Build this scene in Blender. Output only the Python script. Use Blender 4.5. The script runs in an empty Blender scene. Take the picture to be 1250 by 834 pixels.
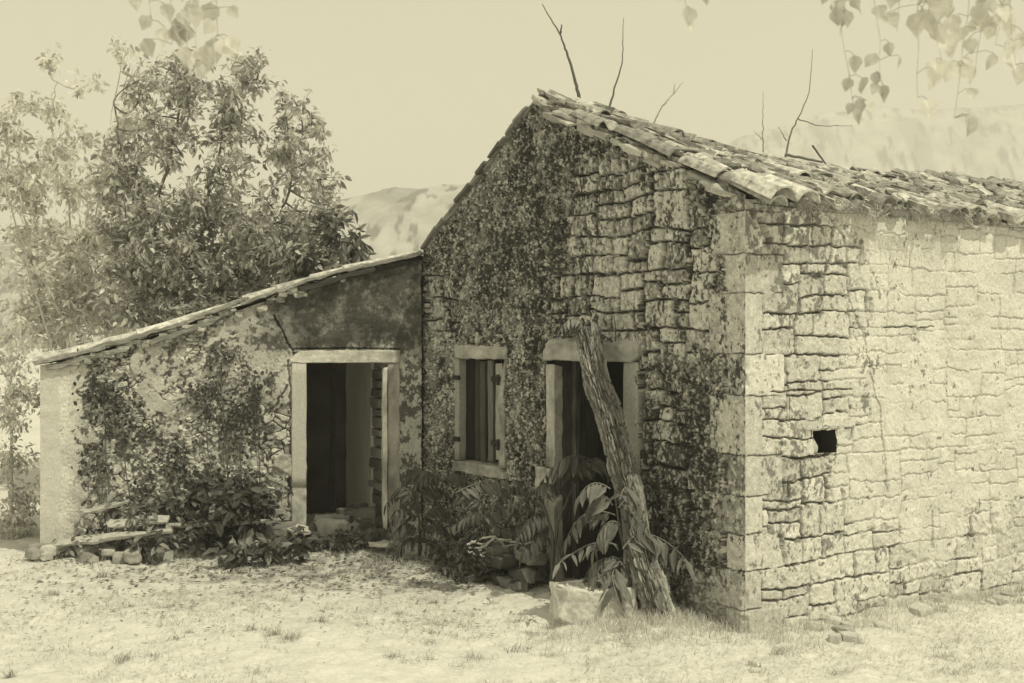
import bpy, bmesh, math, random
import numpy as np
from mathutils import Vector, noise as mn

random.seed(7)
RNG = np.random.default_rng(11)
scene = bpy.context.scene
COL = scene.collection

# ---------------------------------------------------------------- camera model
F_PX, CX, HY, CAM_Z = 1435.0, 625.0, 412.0, 2.1
C0 = np.array([1.646, 8.29]); GD = np.array([-0.559, 0.829]); ED = np.array([0.829, 0.559])
NG = np.array([-0.829, -0.559]); NE = np.array([0.559, -0.829])
SD = np.array([0.9819, 0.1894]); S_L = np.array([-4.53, 11.30]); NS = np.array([0.1894, -0.9819])
SHED_W = 3.74


def P(px, py, Z):
    return np.array([(px - CX) / F_PX * Z, Z, CAM_Z + (HY - py) / F_PX * Z])


def on_wall(px, py, o, d):
    k = (px - CX) / F_PX
    s = (k * o[1] - o[0]) / (d[0] - k * d[1])
    Z = o[1] + s * d[1]
    return s, CAM_Z + (HY - py) / F_PX * Z


def pG(x, y): return on_wall(x, y, C0, GD)
def pR(x, y): return on_wall(x, y, C0, ED)
def pS(x, y): return on_wall(x, y, S_L, SD)


# ---------------------------------------------------------------- numpy noise
def _h(ix, iy, s):
    h = (ix.astype(np.int64) * 374761393 + iy.astype(np.int64) * 668265263 + s * 974634721) & 0xFFFFFFFF
    h = ((h ^ (h >> 13)) * 1274126177) & 0xFFFFFFFF
    h = ((h ^ (h >> 16)) * 2246822519) & 0xFFFFFFFF
    return ((h ^ (h >> 15)) & 0xFFFFFF) / float(0xFFFFFF)


def vnoise(x, y, s=0):
    ix = np.floor(x); iy = np.floor(y); fx = x - ix; fy = y - iy
    fx = fx * fx * (3 - 2 * fx); fy = fy * fy * (3 - 2 * fy)
    a = _h(ix, iy, s); b = _h(ix + 1, iy, s); c = _h(ix, iy + 1, s); d = _h(ix + 1, iy + 1, s)
    return (a + (b - a) * fx) * (1 - fy) + (c + (d - c) * fx) * fy


def fbm(x, y, s=0, o=4, g=0.5):
    t = np.zeros(np.broadcast(x, y).shape); a = 1.0; n = 0
    for k in range(o):
        t += a * vnoise(x * 2 ** k + 17.3 * k, y * 2 ** k - 9.1 * k, s + k); n += a; a *= g
    return t / n


def worley(x, y, s=0):
    ix = np.floor(x); iy = np.floor(y)
    f1 = np.full(x.shape, 9.0); f2 = np.full(x.shape, 9.0); cid = np.zeros(x.shape)
    for dx in (-1, 0, 1):
        for dy in (-1, 0, 1):
            jx = ix + dx; jy = iy + dy
            d = np.hypot(jx + _h(jx, jy, s) - x, jy + _h(jx, jy, s + 5) - y)
            m = d < f1
            f2 = np.where(m, f1, np.minimum(f2, d)); cid = np.where(m, _h(jx, jy, s + 9), cid); f1 = np.where(m, d, f1)
    return f1, f2, cid


def sst(a, b, x):
    t = np.clip((x - a) / (b - a), 0, 1)
    return t * t * (3 - 2 * t)


def poly_dist(U, V, pts):
    d = np.full(U.shape, 9.0)
    for (ax, ay), (bx, by) in zip(pts[:-1], pts[1:]):
        vx, vy = bx - ax, by - ay
        t = np.clip(((U - ax) * vx + (V - ay) * vy) / (vx * vx + vy * vy + 1e-9), 0, 1)
        d = np.minimum(d, np.hypot(U - ax - t * vx, V - ay - t * vy))
    return d


# ---------------------------------------------------------------- materials
TINT = (1.0, 0.985, 0.93)
LIGHT = (1.0, 0.95, 0.70)


def material(name, nscale=40, namt=0.3, rough=0.9, bump=0.3, bscale=60, trans=0.0, spec=0.2, stretch=(1, 1, 1), dist=0.01):
    m = bpy.data.materials.new(name); m.use_nodes = True
    nt = m.node_tree; N = nt.nodes; L = nt.links
    b = N['Principled BSDF']; b.inputs['Roughness'].default_value = rough
    b.inputs['Specular IOR Level'].default_value = spec
    at = N.new('ShaderNodeAttribute'); at.attribute_name = 'tone'
    tc = N.new('ShaderNodeTexCoord'); mp = N.new('ShaderNodeMapping'); mp.inputs['Scale'].default_value = stretch
    L.new(tc.outputs['Object'], mp.inputs['Vector'])
    no = N.new('ShaderNodeTexNoise'); no.inputs['Scale'].default_value = nscale; no.inputs['Detail'].default_value = 6
    no.inputs['Roughness'].default_value = 0.65
    L.new(mp.outputs['Vector'], no.inputs['Vector'])
    mr = N.new('ShaderNodeMapRange'); mr.inputs['From Min'].default_value = 0.25; mr.inputs['From Max'].default_value = 0.75
    mr.inputs['To Min'].default_value = 1 - namt; mr.inputs['To Max'].default_value = 1 + namt
    L.new(no.outputs['Fac'], mr.inputs['Value'])
    mu = N.new('ShaderNodeMath'); mu.operation = 'MULTIPLY'
    L.new(at.outputs['Fac'], mu.inputs[0]); L.new(mr.outputs['Result'], mu.inputs[1])
    mx = N.new('ShaderNodeVectorMath'); mx.operation = 'SCALE'; mx.inputs[0].default_value = TINT
    L.new(mu.outputs[0], mx.inputs['Scale'])
    L.new(mx.outputs['Vector'], b.inputs['Base Color'])
    if bump:
        n2 = N.new('ShaderNodeTexNoise'); n2.inputs['Scale'].default_value = bscale; n2.inputs['Detail'].default_value = 5
        L.new(mp.outputs['Vector'], n2.inputs['Vector'])
        bp = N.new('ShaderNodeBump'); bp.inputs['Strength'].default_value = bump; bp.inputs['Distance'].default_value = dist
        L.new(n2.outputs['Fac'], bp.inputs['Height']); L.new(bp.outputs['Normal'], b.inputs['Normal'])
    if trans:
        tr = N.new('ShaderNodeBsdfTranslucent'); L.new(mx.outputs['Vector'], tr.inputs['Color'])
        ms = N.new('ShaderNodeMixShader'); ms.inputs[0].default_value = trans
        L.new(b.outputs[0], ms.inputs[1]); L.new(tr.outputs[0], ms.inputs[2])
        L.new(ms.outputs[0], N['Material Output'].inputs['Surface'])
    return m


M_WALL = material('old_masonry', 70, 0.28, 0.95, 0.5, 110, spec=0.1, dist=0.008)
M_STONE = material('cut_limestone', 45, 0.22, 0.9, 0.5, 80, spec=0.15)
M_TILE = material('weathered_clay_tile', 16, 0.7, 0.9, 0.5, 60, spec=0.15)
M_WOOD = material('grey_weathered_wood', 9, 0.5, 0.85, 0.6, 14, spec=0.2, stretch=(6, 6, 0.6))
M_PLANK = material('bleached_board', 9, 0.4, 0.85, 0.5, 14, spec=0.2, stretch=(1.2, 8, 8))
M_BARK = material('furrowed_bark', 35, 0.45, 0.9, 0.7, 45, spec=0.15, stretch=(1, 1, 0.35))
M_TWIG = material('twig_bark', 30, 0.3, 0.9, 0.0)
M_LEAF = material('leaf', 14, 0.3, 0.55, 0.0, trans=0.25, spec=0.35)
M_TREE = material('tree_leaf', 14, 0.3, 0.5, 0.0, trans=0.42, spec=0.4)
M_PALE_FADE = material('pale_fade_leaf', 14, 0.2, 0.7, 0.0, trans=0.5, spec=0.2)  # carries the left edge fade as pale leaf colour; far bushes share it
M_POPLAR = material('poplar_leaf', 30, 0.25, 0.6, 0.0, trans=0.6, spec=0.2)
M_IRON = material('rusty_iron', 40, 0.4, 0.7, 0.3, 60)
M_GROUND = material('dusty_ground', 30, 0.16, 1.0, 0.5, 90, spec=0.05, dist=0.012)
M_GRASS = material('dry_grass', 5, 0.2, 0.9, 0.0, trans=0.3, spec=0.1)
M_HILL = material('scrub_hill', 0.09, 0.45, 1.0, 0.0, spec=0.0)

# ---------------------------------------------------------------- mesh plumbing
ORIG = {}


class MB:
    def __init__(s): s.v = []; s.f = {}; s.t = []; s.n = 0

    def add(s, V, F, tone=0.4):
        V = np.asarray(V, float)
        for f in (F if isinstance(F, list) else [F]):
            f = np.asarray(f, int)
            if f.size: s.f.setdefault(f.shape[1], []).append(f + s.n)
        s.v.append(V); s.t.append(np.broadcast_to(np.asarray(tone, float), (len(V),)).copy()); s.n += len(V)


def build(name, mb, mat, parent=None, smooth=False, origin=None):
    V = np.concatenate(mb.v); T = np.concatenate(mb.t)
    po = ORIG[parent.name] if parent is not None else np.zeros(3)
    if origin is None:
        origin = po if parent is not None else np.array([*(V.min(0) + V.max(0))[:2] / 2, V[:, 2].min()])
    me = bpy.data.meshes.new(name)
    me.vertices.add(len(V)); me.vertices.foreach_set('co', (V - origin).astype(np.float32).ravel())
    loops, starts, c = [], [], 0
    for k, fl in mb.f.items():
        a = np.concatenate(fl); loops.append(a.ravel()); starts.append(c + np.arange(len(a)) * k); c += a.size
    loops = np.concatenate(loops); starts = np.concatenate(starts)
    me.loops.add(len(loops)); me.loops.foreach_set('vertex_index', loops.astype(np.int32))
    me.polygons.add(len(starts)); me.polygons.foreach_set('loop_start', starts.astype(np.int32))
    me.polygons.foreach_set('use_smooth', np.full(len(starts), smooth))
    me.update(calc_edges=True); me.validate()
    at = me.attributes.new('tone', 'FLOAT', 'POINT'); at.data.foreach_set('value', T.astype(np.float32))
    me.materials.append(mat)
    o = bpy.data.objects.new(name, me); COL.objects.link(o)
    o.location = origin - po
    if parent is not None: o.parent = parent
    ORIG[o.name] = np.array(origin, float)
    return o


def tag(o, label=None, cat=None, group=None, kind=None):
    for k, v in (('label', label), ('category', cat), ('group', group), ('kind', kind)):
        if v: o[k] = v
    return o


def empty(name, loc, label, cat, group=None):
    o = bpy.data.objects.new(name, None); COL.objects.link(o); o.location = loc
    o.empty_display_size = 0.1
    ORIG[o.name] = np.array(loc, float)
    return tag(o, label, cat, group)


def grid_faces(nu, nv, keep=None):
    i = np.arange(nu - 1)[:, None]; j = np.arange(nv - 1)[None, :]
    a = i * nv + j
    f = np.stack([a, a + nv, a + nv + 1, a + 1], -1)
    return f[keep] if keep is not None else f.reshape(-1, 4)


def tube(pts, rad, n=7, cap=True):
    pts = np.asarray(pts, float); m = len(pts); rad = np.broadcast_to(np.asarray(rad, float), (m,))
    tg = np.gradient(pts, axis=0); tg /= np.linalg.norm(tg, axis=1)[:, None] + 1e-9
    ref = np.array([0.31, 0.17, 0.93]) if abs(tg[0][2]) < 0.85 else np.array([1.0, 0.2, 0.0])
    a = np.cross(tg, ref); a /= np.linalg.norm(a, axis=1)[:, None] + 1e-9; b = np.cross(tg, a)
    th = np.linspace(0, 2 * np.pi, n, endpoint=False)
    V = pts[:, None] + rad[:, None, None] * (a[:, None] * np.cos(th)[None, :, None] + b[:, None] * np.sin(th)[None, :, None])
    i = np.arange(m - 1)[:, None] * n; j = np.arange(n)[None]; k = (j + 1) % n
    F = np.stack([i + j, i + k, i + n + k, i + n + j], -1).reshape(-1, 4)
    out = [F]
    if cap: out += [np.array([list(range(n))[::-1]]), np.array([[(m - 1) * n + q for q in range(n)]])]
    return V.reshape(-1, 3), out


def curve3(a, b, c, n=10):
    t = np.linspace(0, 1, n)[:, None]
    a, b, c = map(np.asarray, (a, b, c))
    m = 2 * b - (a + c) / 2
    return (1 - t) ** 2 * a + 2 * t * (1 - t) * m + t * t * c


def smoothpath(pts, n=24, jit=0.0):
    pts = np.asarray(pts, float); t = np.linspace(0, len(pts) - 1, n)
    out = np.stack([np.interp(t, np.arange(len(pts)), pts[:, k]) for k in range(pts.shape[1])], 1)
    for _ in range(2): out[1:-1] = (out[:-2] + 2 * out[1:-1] + out[2:]) / 4
    if jit: out[1:-1] += RNG.normal(0, jit, out[1:-1].shape)
    return out


def rough_block(c, ax, ay, az, size, cuts=8, rnd=0.25, amp=0.012, seed=0, fr=6.0, chips=0):
    """A chipped stone or timber block: corners rounded, faces uneven. c centre, ax/ay/az unit axes."""
    sx, sy, sz = size
    n = cuts; V = []; F = []
    lin = np.linspace(-1, 1, n + 1); idx = {}

    def vid(p):
        k = tuple(np.round(p, 5))
        if k not in idx: idx[k] = len(V); V.append(p)
        return idx[k]
    for axis in range(3):
        for sg in (-1, 1):
            for i in range(n):
                for j in range(n):
                    q = []
                    for (di, dj) in ((0, 0), (1, 0), (1, 1), (0, 1)):
                        p = [0, 0, 0]; p[axis] = sg; p[(axis + 1) % 3] = lin[i + di]; p[(axis + 2) % 3] = lin[j + dj]
                        q.append(vid(tuple(p)))
                    F.append(q if sg > 0 else q[::-1])
    V = np.array(V, float)
    h = np.array([sx, sy, sz]) / 2
    r = rnd * h.min()
    p = V * h; core = np.clip(p, -(h - r), h - r); d = p - core; l = np.linalg.norm(d, axis=1)[:, None]
    p = core + np.where(l > 1e-9, d / np.maximum(l, 1e-9) * np.minimum(l, r), 0)
    rc = np.random.default_rng(seed + 1000)
    for _ in range(chips):          # knocked-off corners: points beyond a random plane fall back onto it
        m = rc.normal(size=3); m /= np.linalg.norm(m); sup = (p @ m).max(); k_ = max(sup * rc.uniform(.62, .86), sup - .06)
        over = np.maximum(p @ m - k_, 0); p = p - over[:, None] * m
    for k in range(len(p)):
        w = mn.noise_vector(Vector(p[k] * fr + seed * 3.7)) * 1.0
        w2 = mn.noise_vector(Vector(p[k] * fr * 3.5 - seed))
        p[k] += np.array(w) * amp + np.array(w2) * amp * 0.4
    c = np.asarray(c, float)
    W = c + p[:, :1] * np.asarray(ax, float) + p[:, 1:2] * np.asarray(ay, float) + p[:, 2:] * np.asarray(az, float)
    return W, np.array(F)


UP = np.array([0, 0, 1.0])
def v3(d2, z=0.0): return np.array([d2[0], d2[1], z])


# ---------------------------------------------------------------- leaves
def add_leaves(mb, base, tip, nrm, length, width, tone, curl=0.15, shape='ovate'):
    N = len(base)
    if N == 0: return
    tip = tip / (np.linalg.norm(tip, axis=1)[:, None] + 1e-9)
    side = np.cross(tip, nrm); side /= np.linalg.norm(side, axis=1)[:, None] + 1e-9
    nr = np.cross(side, tip)
    ts = np.array([0, .16, .46, 1.0]) if shape == 'poplar' else np.array([0, .3, .68, 1.0]); wsh = {'ovate': (.95, .8), 'lance': (1, .75), 'poplar': (.86, 1.02)}[shape]
    L = np.asarray(length)[:, None]; W = np.asarray(width)[:, None] / 2
    mid = [base + tip * L * t - nr * L * curl * (t * t) for t in ts]
    v = [mid[0], mid[1], mid[2], mid[3],
         mid[1] + side * W * wsh[0] + nr * W * .25, mid[2] + side * W * wsh[1] + nr * W * .25,
         mid[1] - side * W * wsh[0] + nr * W * .25, mid[2] - side * W * wsh[1] + nr * W * .25]
    V = np.stack(v, 1).reshape(-1, 3)
    o = (np.arange(N) * 8)[:, None]
    q = np.concatenate([o + np.array([[1, 2, 5, 4]]), o + np.array([[2, 1, 6, 7]])])
    t = np.concatenate([o + np.array([[0, 1, 4]]), o + np.array([[2, 3, 5]]), o + np.array([[1, 0, 6]]), o + np.array([[3, 2, 7]])])
    mb.add(V, [q, t], np.repeat(np.asarray(tone), 8))


def rdir(n):
    d = RNG.normal(size=(n, 3)); return d / np.linalg.norm(d, axis=1)[:, None]


# ---------------------------------------------------------------- masonry height fields
def courses(W, H, seed, hr=(.07, .24), wr=(.12, .45), split=.3, u0=0.0):
    r = random.Random(seed); out = []; v = -0.1
    while v < H:
        h = r.uniform(*hr); u = u0 - r.uniform(0, .3)
        while u < W:
            w = r.uniform(*wr) * (0.75 + h * 1.5)
            if r.random() < split and h > .12:
                k = r.uniform(.35, .65)
                out += [(u, u + w, v, v + h * k), (u, u + w, v + h * k, v + h)]
            else: out.append((u, u + w, v, v + h))
            u += w
        v += h
    return out


def random_rubble(W, H, seed, hmax=.2, wmax=.42, hmin=.06, block=1.0, asp=1.7):
    # stones fitted together without through-going courses: blocks of wall split again and again
    r = random.Random(seed); out = []

    def split(a, b, c, d, dep):
        w, h = b - a, d - c
        if h <= hmax * r.uniform(.6, 1.15) and w <= wmax * r.uniform(.55, 1.2) and w < h * 5.5: out.append((a, b, c, d)); return
        if h < hmin * 2 or (w > h * asp * r.uniform(.7, 1.5) and w > .16):
            k = r.uniform(.3, .7); m = a + w * k
            if w < .12: out.append((a, b, c, d)); return
            split(a, m, c, d, dep + 1); split(m, b, c, d, dep + 1)
        else:
            k = r.uniform(.28, .72); m = c + h * k
            split(a, b, c, m, dep + 1); split(a, b, m, d, dep + 1)
    v = -.15
    while v < H:
        h = r.uniform(.45, .8); u = -r.uniform(.1, .6)
        while u < W:
            w = r.uniform(.6, 1.3) * block; split(u, u + w, v, v + h, 0); u += w
        v += h
    return out


def raster(U, V, us, rects, seed, depth=.03, warp=.03, rr=(.012, .03), offs=.014, gap=.004, tilt=.03, edge=.016, vj=1.0, pw=.5):
    r = random.Random(seed)
    Uw = U + (fbm(U * 2.3, V * 3.1, seed, 2) - .5) * warp * 2 + (fbm(U * 22, V * 22, seed + 4, 3) - .5) * edge
    Vw = V + (fbm(U * 2.1, V * 3, seed + 20, 2) - .5) * warp * 2 + (fbm(U * 22, V * 22, seed + 24, 3) - .5) * edge
    H = np.full(U.shape, -depth); ton = np.full(U.shape, .5); J = np.ones(U.shape)
    for (a, b, c, d) in rects:
        of = r.uniform(-offs, offs); t = r.uniform(-1, 1); tu = r.uniform(-tilt, tilt); tv = r.uniform(-tilt, tilt); rad = r.uniform(*rr); g = gap * r.uniform(.5, 1.8)
        i0 = np.searchsorted(us, a - .08); i1 = np.searchsorted(us, b + .08)
        if i1 <= i0: continue
        u = Uw[i0:i1]; v = Vw[i0:i1]
        du = np.minimum(u - a, b - u) / vj; dv = np.minimum(v - c, d - v)
        m = (du >= 0) & (dv >= 0)
        if not m.any(): continue
        ax = np.clip((rad - (du - g)) / rad, 0, 1); ay = np.clip((rad - (dv - g)) / rad, 0, 1)
        p = np.clip(1 - np.sqrt(ax ** 2 + ay ** 2), 0, 1)
        h = -depth + (depth + of + tu * (u - (a + b) / 2) * 3 + tv * (v - (c + d) / 2) * 3) * p ** pw
        H[i0:i1][m] = h[m]; ton[i0:i1][m] = t; J[i0:i1][m] = (1 - np.sqrt(p))[m]
    return H, ton, J


def hf_wall(name, o, d, n, us, top, nv, field, holes, mat, parent, thick=.45, vb=-.08):
    us = np.asarray(us); tp = top(us)
    T = np.linspace(0, 1, nv)
    V = vb + (tp[:, None] - vb) * T[None]; U = np.repeat(us[:, None], nv, 1)
    H, ton = field(U, V, us)
    co = np.empty(U.shape + (3,))
    co[..., 0] = o[0] + d[0] * U + n[0] * H; co[..., 1] = o[1] + d[1] * U + n[1] * H; co[..., 2] = V
    if name == 'wall' and o is C0:
        cv = .022 * sst(.58, .78, fbm(V * 0 + 3, V * 6, 700, 3)) + .005 * fbm(V * 0, V * 30, 701, 2)
        off = cv * sst(.05, .0, U); co[..., 0] += (d[0] - n[0]) * off; co[..., 1] += (d[1] - n[1]) * off
    uc = (us[:-1] + us[1:])[:, None] / 2; vc = (V[:-1, :-1] + V[1:, 1:]) / 2
    keep = np.ones(vc.shape, bool)
    for (a, b, c, e) in holes: keep &= ~((uc > a) & (uc < b) & (vc > c) & (vc < e))
    mb = MB(); mb.add(co.reshape(-1, 3), grid_faces(len(us), nv, keep), ton.ravel())
    # the wall's inner face, coarse
    ub = sorted(set([us[0], us[-1]] + list(np.linspace(us[0], us[-1], 14)) + [x for h in holes for x in h[:2]]))
    vbk = sorted(set([vb] + list(np.linspace(vb, tp.max(), 14)) + [min(max(x, vb), tp.max()) for h in holes for x in h[2:]]))
    ub = np.array(ub); vbk = np.array(vbk)
    B = np.empty((len(ub), len(vbk), 3)); tb = np.interp(ub, us, tp)
    B[..., 0] = (o[0] + d[0] * ub - n[0] * thick)[:, None]; B[..., 1] = (o[1] + d[1] * ub - n[1] * thick)[:, None]
    B[..., 2] = np.minimum(vbk[None], tb[:, None])
    uc = (ub[:-1] + ub[1:])[:, None] / 2; vc = (vbk[:-1] + vbk[1:])[None] / 2
    keep = np.ones((len(ub) - 1, len(vbk) - 1), bool)
    for (a, b, c, e) in holes: keep &= ~((uc > a) & (uc < b) & (vc > c) & (vc < e))
    mb.add(B.reshape(-1, 3), grid_faces(len(ub), len(vbk), keep)[:, ::-1], .3)
    return build(name, mb, mat, parent, smooth=True)


# ================================================================= THE HOUSE
GW = 4.56; APEX_U, APEX_Z = 2.53, 4.20; EAVE_R, EAVE_L = 3.10, 2.98
house = empty('stone_house', (C0[0], C0[1], 0), 'roofless looking rubble stone house with tall gable, plank shutter and sunlit long wall', 'house')
house['label'] = 'old rubble stone house with tall stained gable and clay tile roof'

gtop = lambda u: np.where(u < APEX_U, EAVE_R + (APEX_Z - EAVE_R) * u / APEX_U, APEX_Z - (APEX_Z - EAVE_L) * (u - APEX_U) / (GW - APEX_U)) \
    + 0.03 * (vnoise(u * 6, u * 0, 3) - .5)

# openings (frame outer sizes) measured on the wall
dl, dr = pG(668, 500)[0], pG(781, 500)[0]          # left jamb outer, right jamb outer (u grows leftwards)
D_U = (dr, dl); D_TOP = 2.09
D_IN = (pG(764, 500)[0], pG(680, 500)[0]); D_HEAD = pG(720, 441)[1]
W_U = (pG(619, 500)[0], pG(558, 500)[0]); W_IN = (pG(612, 500)[0], pG(563, 500)[0])
W_HEAD = pG(588, 438)[1]; W_TOP = pG(588, 422)[1]; W_SILL = pG(588, 566)[1]; W_BOT = pG(588, 580)[1]


def corner_fade(U): return sst(0.0, 0.025, U)


def quoins(side):
    # the same block heights on both faces, long and short turned about
    hs = [0, .16, .44, .70, .97, 1.26, 1.68, 1.98, 2.42, 2.70, 3.0, 3.3]
    out = []
    for k in range(len(hs) - 1):
        w = (.36 if (k + side) % 2 else .20) + .04 * math.sin(k * 3.1 + side)
        out.append((-.1, w, hs[k] - (.2 if k == 0 else 0), hs[k + 1]))
    return out


def over_quoins(U, V, us, H, ton, J, side, seed):
    q = quoins(side)
    Hq, tq, Jq = raster(U, V, us, q, seed, depth=.022, warp=.010, rr=(.003, .008), offs=.004, gap=.002, tilt=.01, edge=.02)
    m = np.zeros(U.shape, bool)
    wob = (fbm(U * 9, V * 9, seed + 2, 3) - .5) * .03
    for (a, b, c, d) in q: m |= (U < b + wob) & (V >= c) & (V < d)
    return np.where(m, Hq, H), np.where(m, tq, ton), np.where(m, Jq, J), m


def gable_field(U, V, us):
    rc = random_rubble(GW + .2, 4.6, 5, .27, .44, .11, asp=1.7)
    H, t, J = raster(U, V, us, rc, 31, depth=.055, warp=.042, rr=(.004, .011), offs=.009, gap=.006, tilt=.012, edge=.03, vj=1.7, pw=.3)
    H, t, J, mq = over_quoins(U, V, us, H, t, J, 0, 77)
    H += (fbm(U * 25, V * 25, 8, 4) - .5) * .022 + (np.abs(fbm(U * 8, V * 9, 7, 3) - .5) - .1) * .03 * np.where(mq, .3, 1)
    # crumbling render: thick over the left and middle, gone in the upper right
    n1 = fbm(U * 1.6, V * 1.6, 40, 5)
    bare = np.exp(-(((U - 1.15) / .75) ** 2 + ((V - 2.75) / .75) ** 2)) * 1.25
    bare += np.exp(-(((U - .85) / .5) ** 2 + ((V - 1.0) / .75) ** 2)) * .42
    bare += np.exp(-(((U - 3.0) / .35) ** 2 + ((V - .75) / .3) ** 2)) * .7
    bare += np.exp(-(((U - 4.25) / .22) ** 2 + ((V - 2.5) / .32) ** 2)) * .7
    bare += np.exp(-(((U - 2.2) / .3) ** 2 + ((V - 2.35) / .2) ** 2)) * .5
    pm = sst(.0, .07, (n1 - .5) * 1.3 + .33 - bare + (fbm(U * 14, V * 14, 41, 3) - .5) * .28)
    pm = np.where(mq, pm * sst(.2, .42, U) * .6, pm)
    f1, f2, cid = worley(U * 32 + fbm(U * 7, V * 7, 3, 2) * 2, V * 23 + fbm(U * 7, V * 7, 4, 2) * 2, 60)
    g1, g2, gid = worley(U * 58, V * 40, 61)
    lum = np.clip(f2 - f1, 0, .5)
    crust = -.004 + .042 * np.sqrt(lum) + .022 * (cid - .5) * sst(.38, .6, fbm(U * 3, V * 3, 66, 3)) + .012 * np.clip(g2 - g1, 0, .5) + (fbm(U * 5, V * 5, 43, 4) - .5) * .055
    H = H * (1 - pm) + crust * pm
    grain = RNG.normal(0, 1, U.shape)
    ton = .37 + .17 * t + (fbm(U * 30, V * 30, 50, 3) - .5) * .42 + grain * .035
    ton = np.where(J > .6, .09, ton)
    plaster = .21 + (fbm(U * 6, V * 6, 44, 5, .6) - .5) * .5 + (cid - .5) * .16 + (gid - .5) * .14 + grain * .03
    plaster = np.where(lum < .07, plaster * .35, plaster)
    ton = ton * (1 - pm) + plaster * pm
    # lichen and soot: fine specks, crowding together in streaky blotches
    zone = sst(.36, .66, fbm(U * 2.2, V * 1.1, 90, 4)) * .75
    zone = zone + .75 * np.exp(-(((U - .55) / .33) ** 2 + ((V - 1.55) / .85) ** 2)) + .35 * np.exp(-(((U - 2.9) / .9) ** 2 + ((V - 2.7) / .8) ** 2)) \
        + .25 * np.exp(-(((U - .75) / .5) ** 2 + ((V - 3.0) / .16) ** 2)) - .30 * np.exp(-((U - .1) / .14) ** 2) - .75 * np.exp(-(((U - 1.15) / .65) ** 2 + ((V - 2.6) / .6) ** 2)) - .3 * sst(3.6, 4.4, U) * sst(2.2, 1.6, V)
    sp = fbm(U * 46, V * 30, 91, 3, .7) + .55 * (fbm(U * 10, V * 6, 92, 4) - .5)
    th = .68 - .24 * np.clip(zone, -.3, 1.15)
    lm = sst(th - .07, th + .07, sp) * .92
    ton = ton * (1 - lm) + (.028 + .03 * gid) * lm
    fl = .8 * sst(.60, .68, fbm(U * 44, V * 34, 95, 3)) * (1 - .55 * lm)
    ton = ton * (1 - fl) + .64 * fl
    pale = sst(.45, .05, V) * sst(1.1, .1, U) * .7
    ton = ton * (1 - pale) + .5 * pale
    # cracks
    for pts, w in (([pG(523, 300), pG(521, 420), pG(524, 520), pG(521, 600)], .013),
                   ([pG(672, 210), pG(682, 240), pG(690, 275)], .008), ([pG(664, 370), pG(657, 410), pG(655, 470), pG(660, 540)], .016),
                   ([pG(786, 400), pG(788, 450), pG(782, 500), pG(785, 560), pG(790, 620)], .024),
                   ([pG(556, 425), pG(553, 500), pG(556, 575)], .008), ([pG(866, 290), pG(868, 325)], .010), ([pG(800, 190), pG(808, 225), pG(806, 260)], .02)):
        d = poly_dist(U + (fbm(U * 12, V * 12, 70, 3) - .5) * .07, V, pts)
        H = np.where(d < w, -.07, H)
    H = H * corner_fade(U)
    return H, np.clip(ton, .03, .7)


us_g = np.concatenate([np.linspace(0, GW, 820)])
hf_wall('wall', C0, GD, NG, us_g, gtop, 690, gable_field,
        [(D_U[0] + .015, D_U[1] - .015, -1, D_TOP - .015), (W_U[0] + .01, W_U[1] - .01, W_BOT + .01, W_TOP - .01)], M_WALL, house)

LONG = 9.5
HOLE = (pR(992, 540)[0], pR(1020, 540)[0], 1.24, 1.41)


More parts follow.
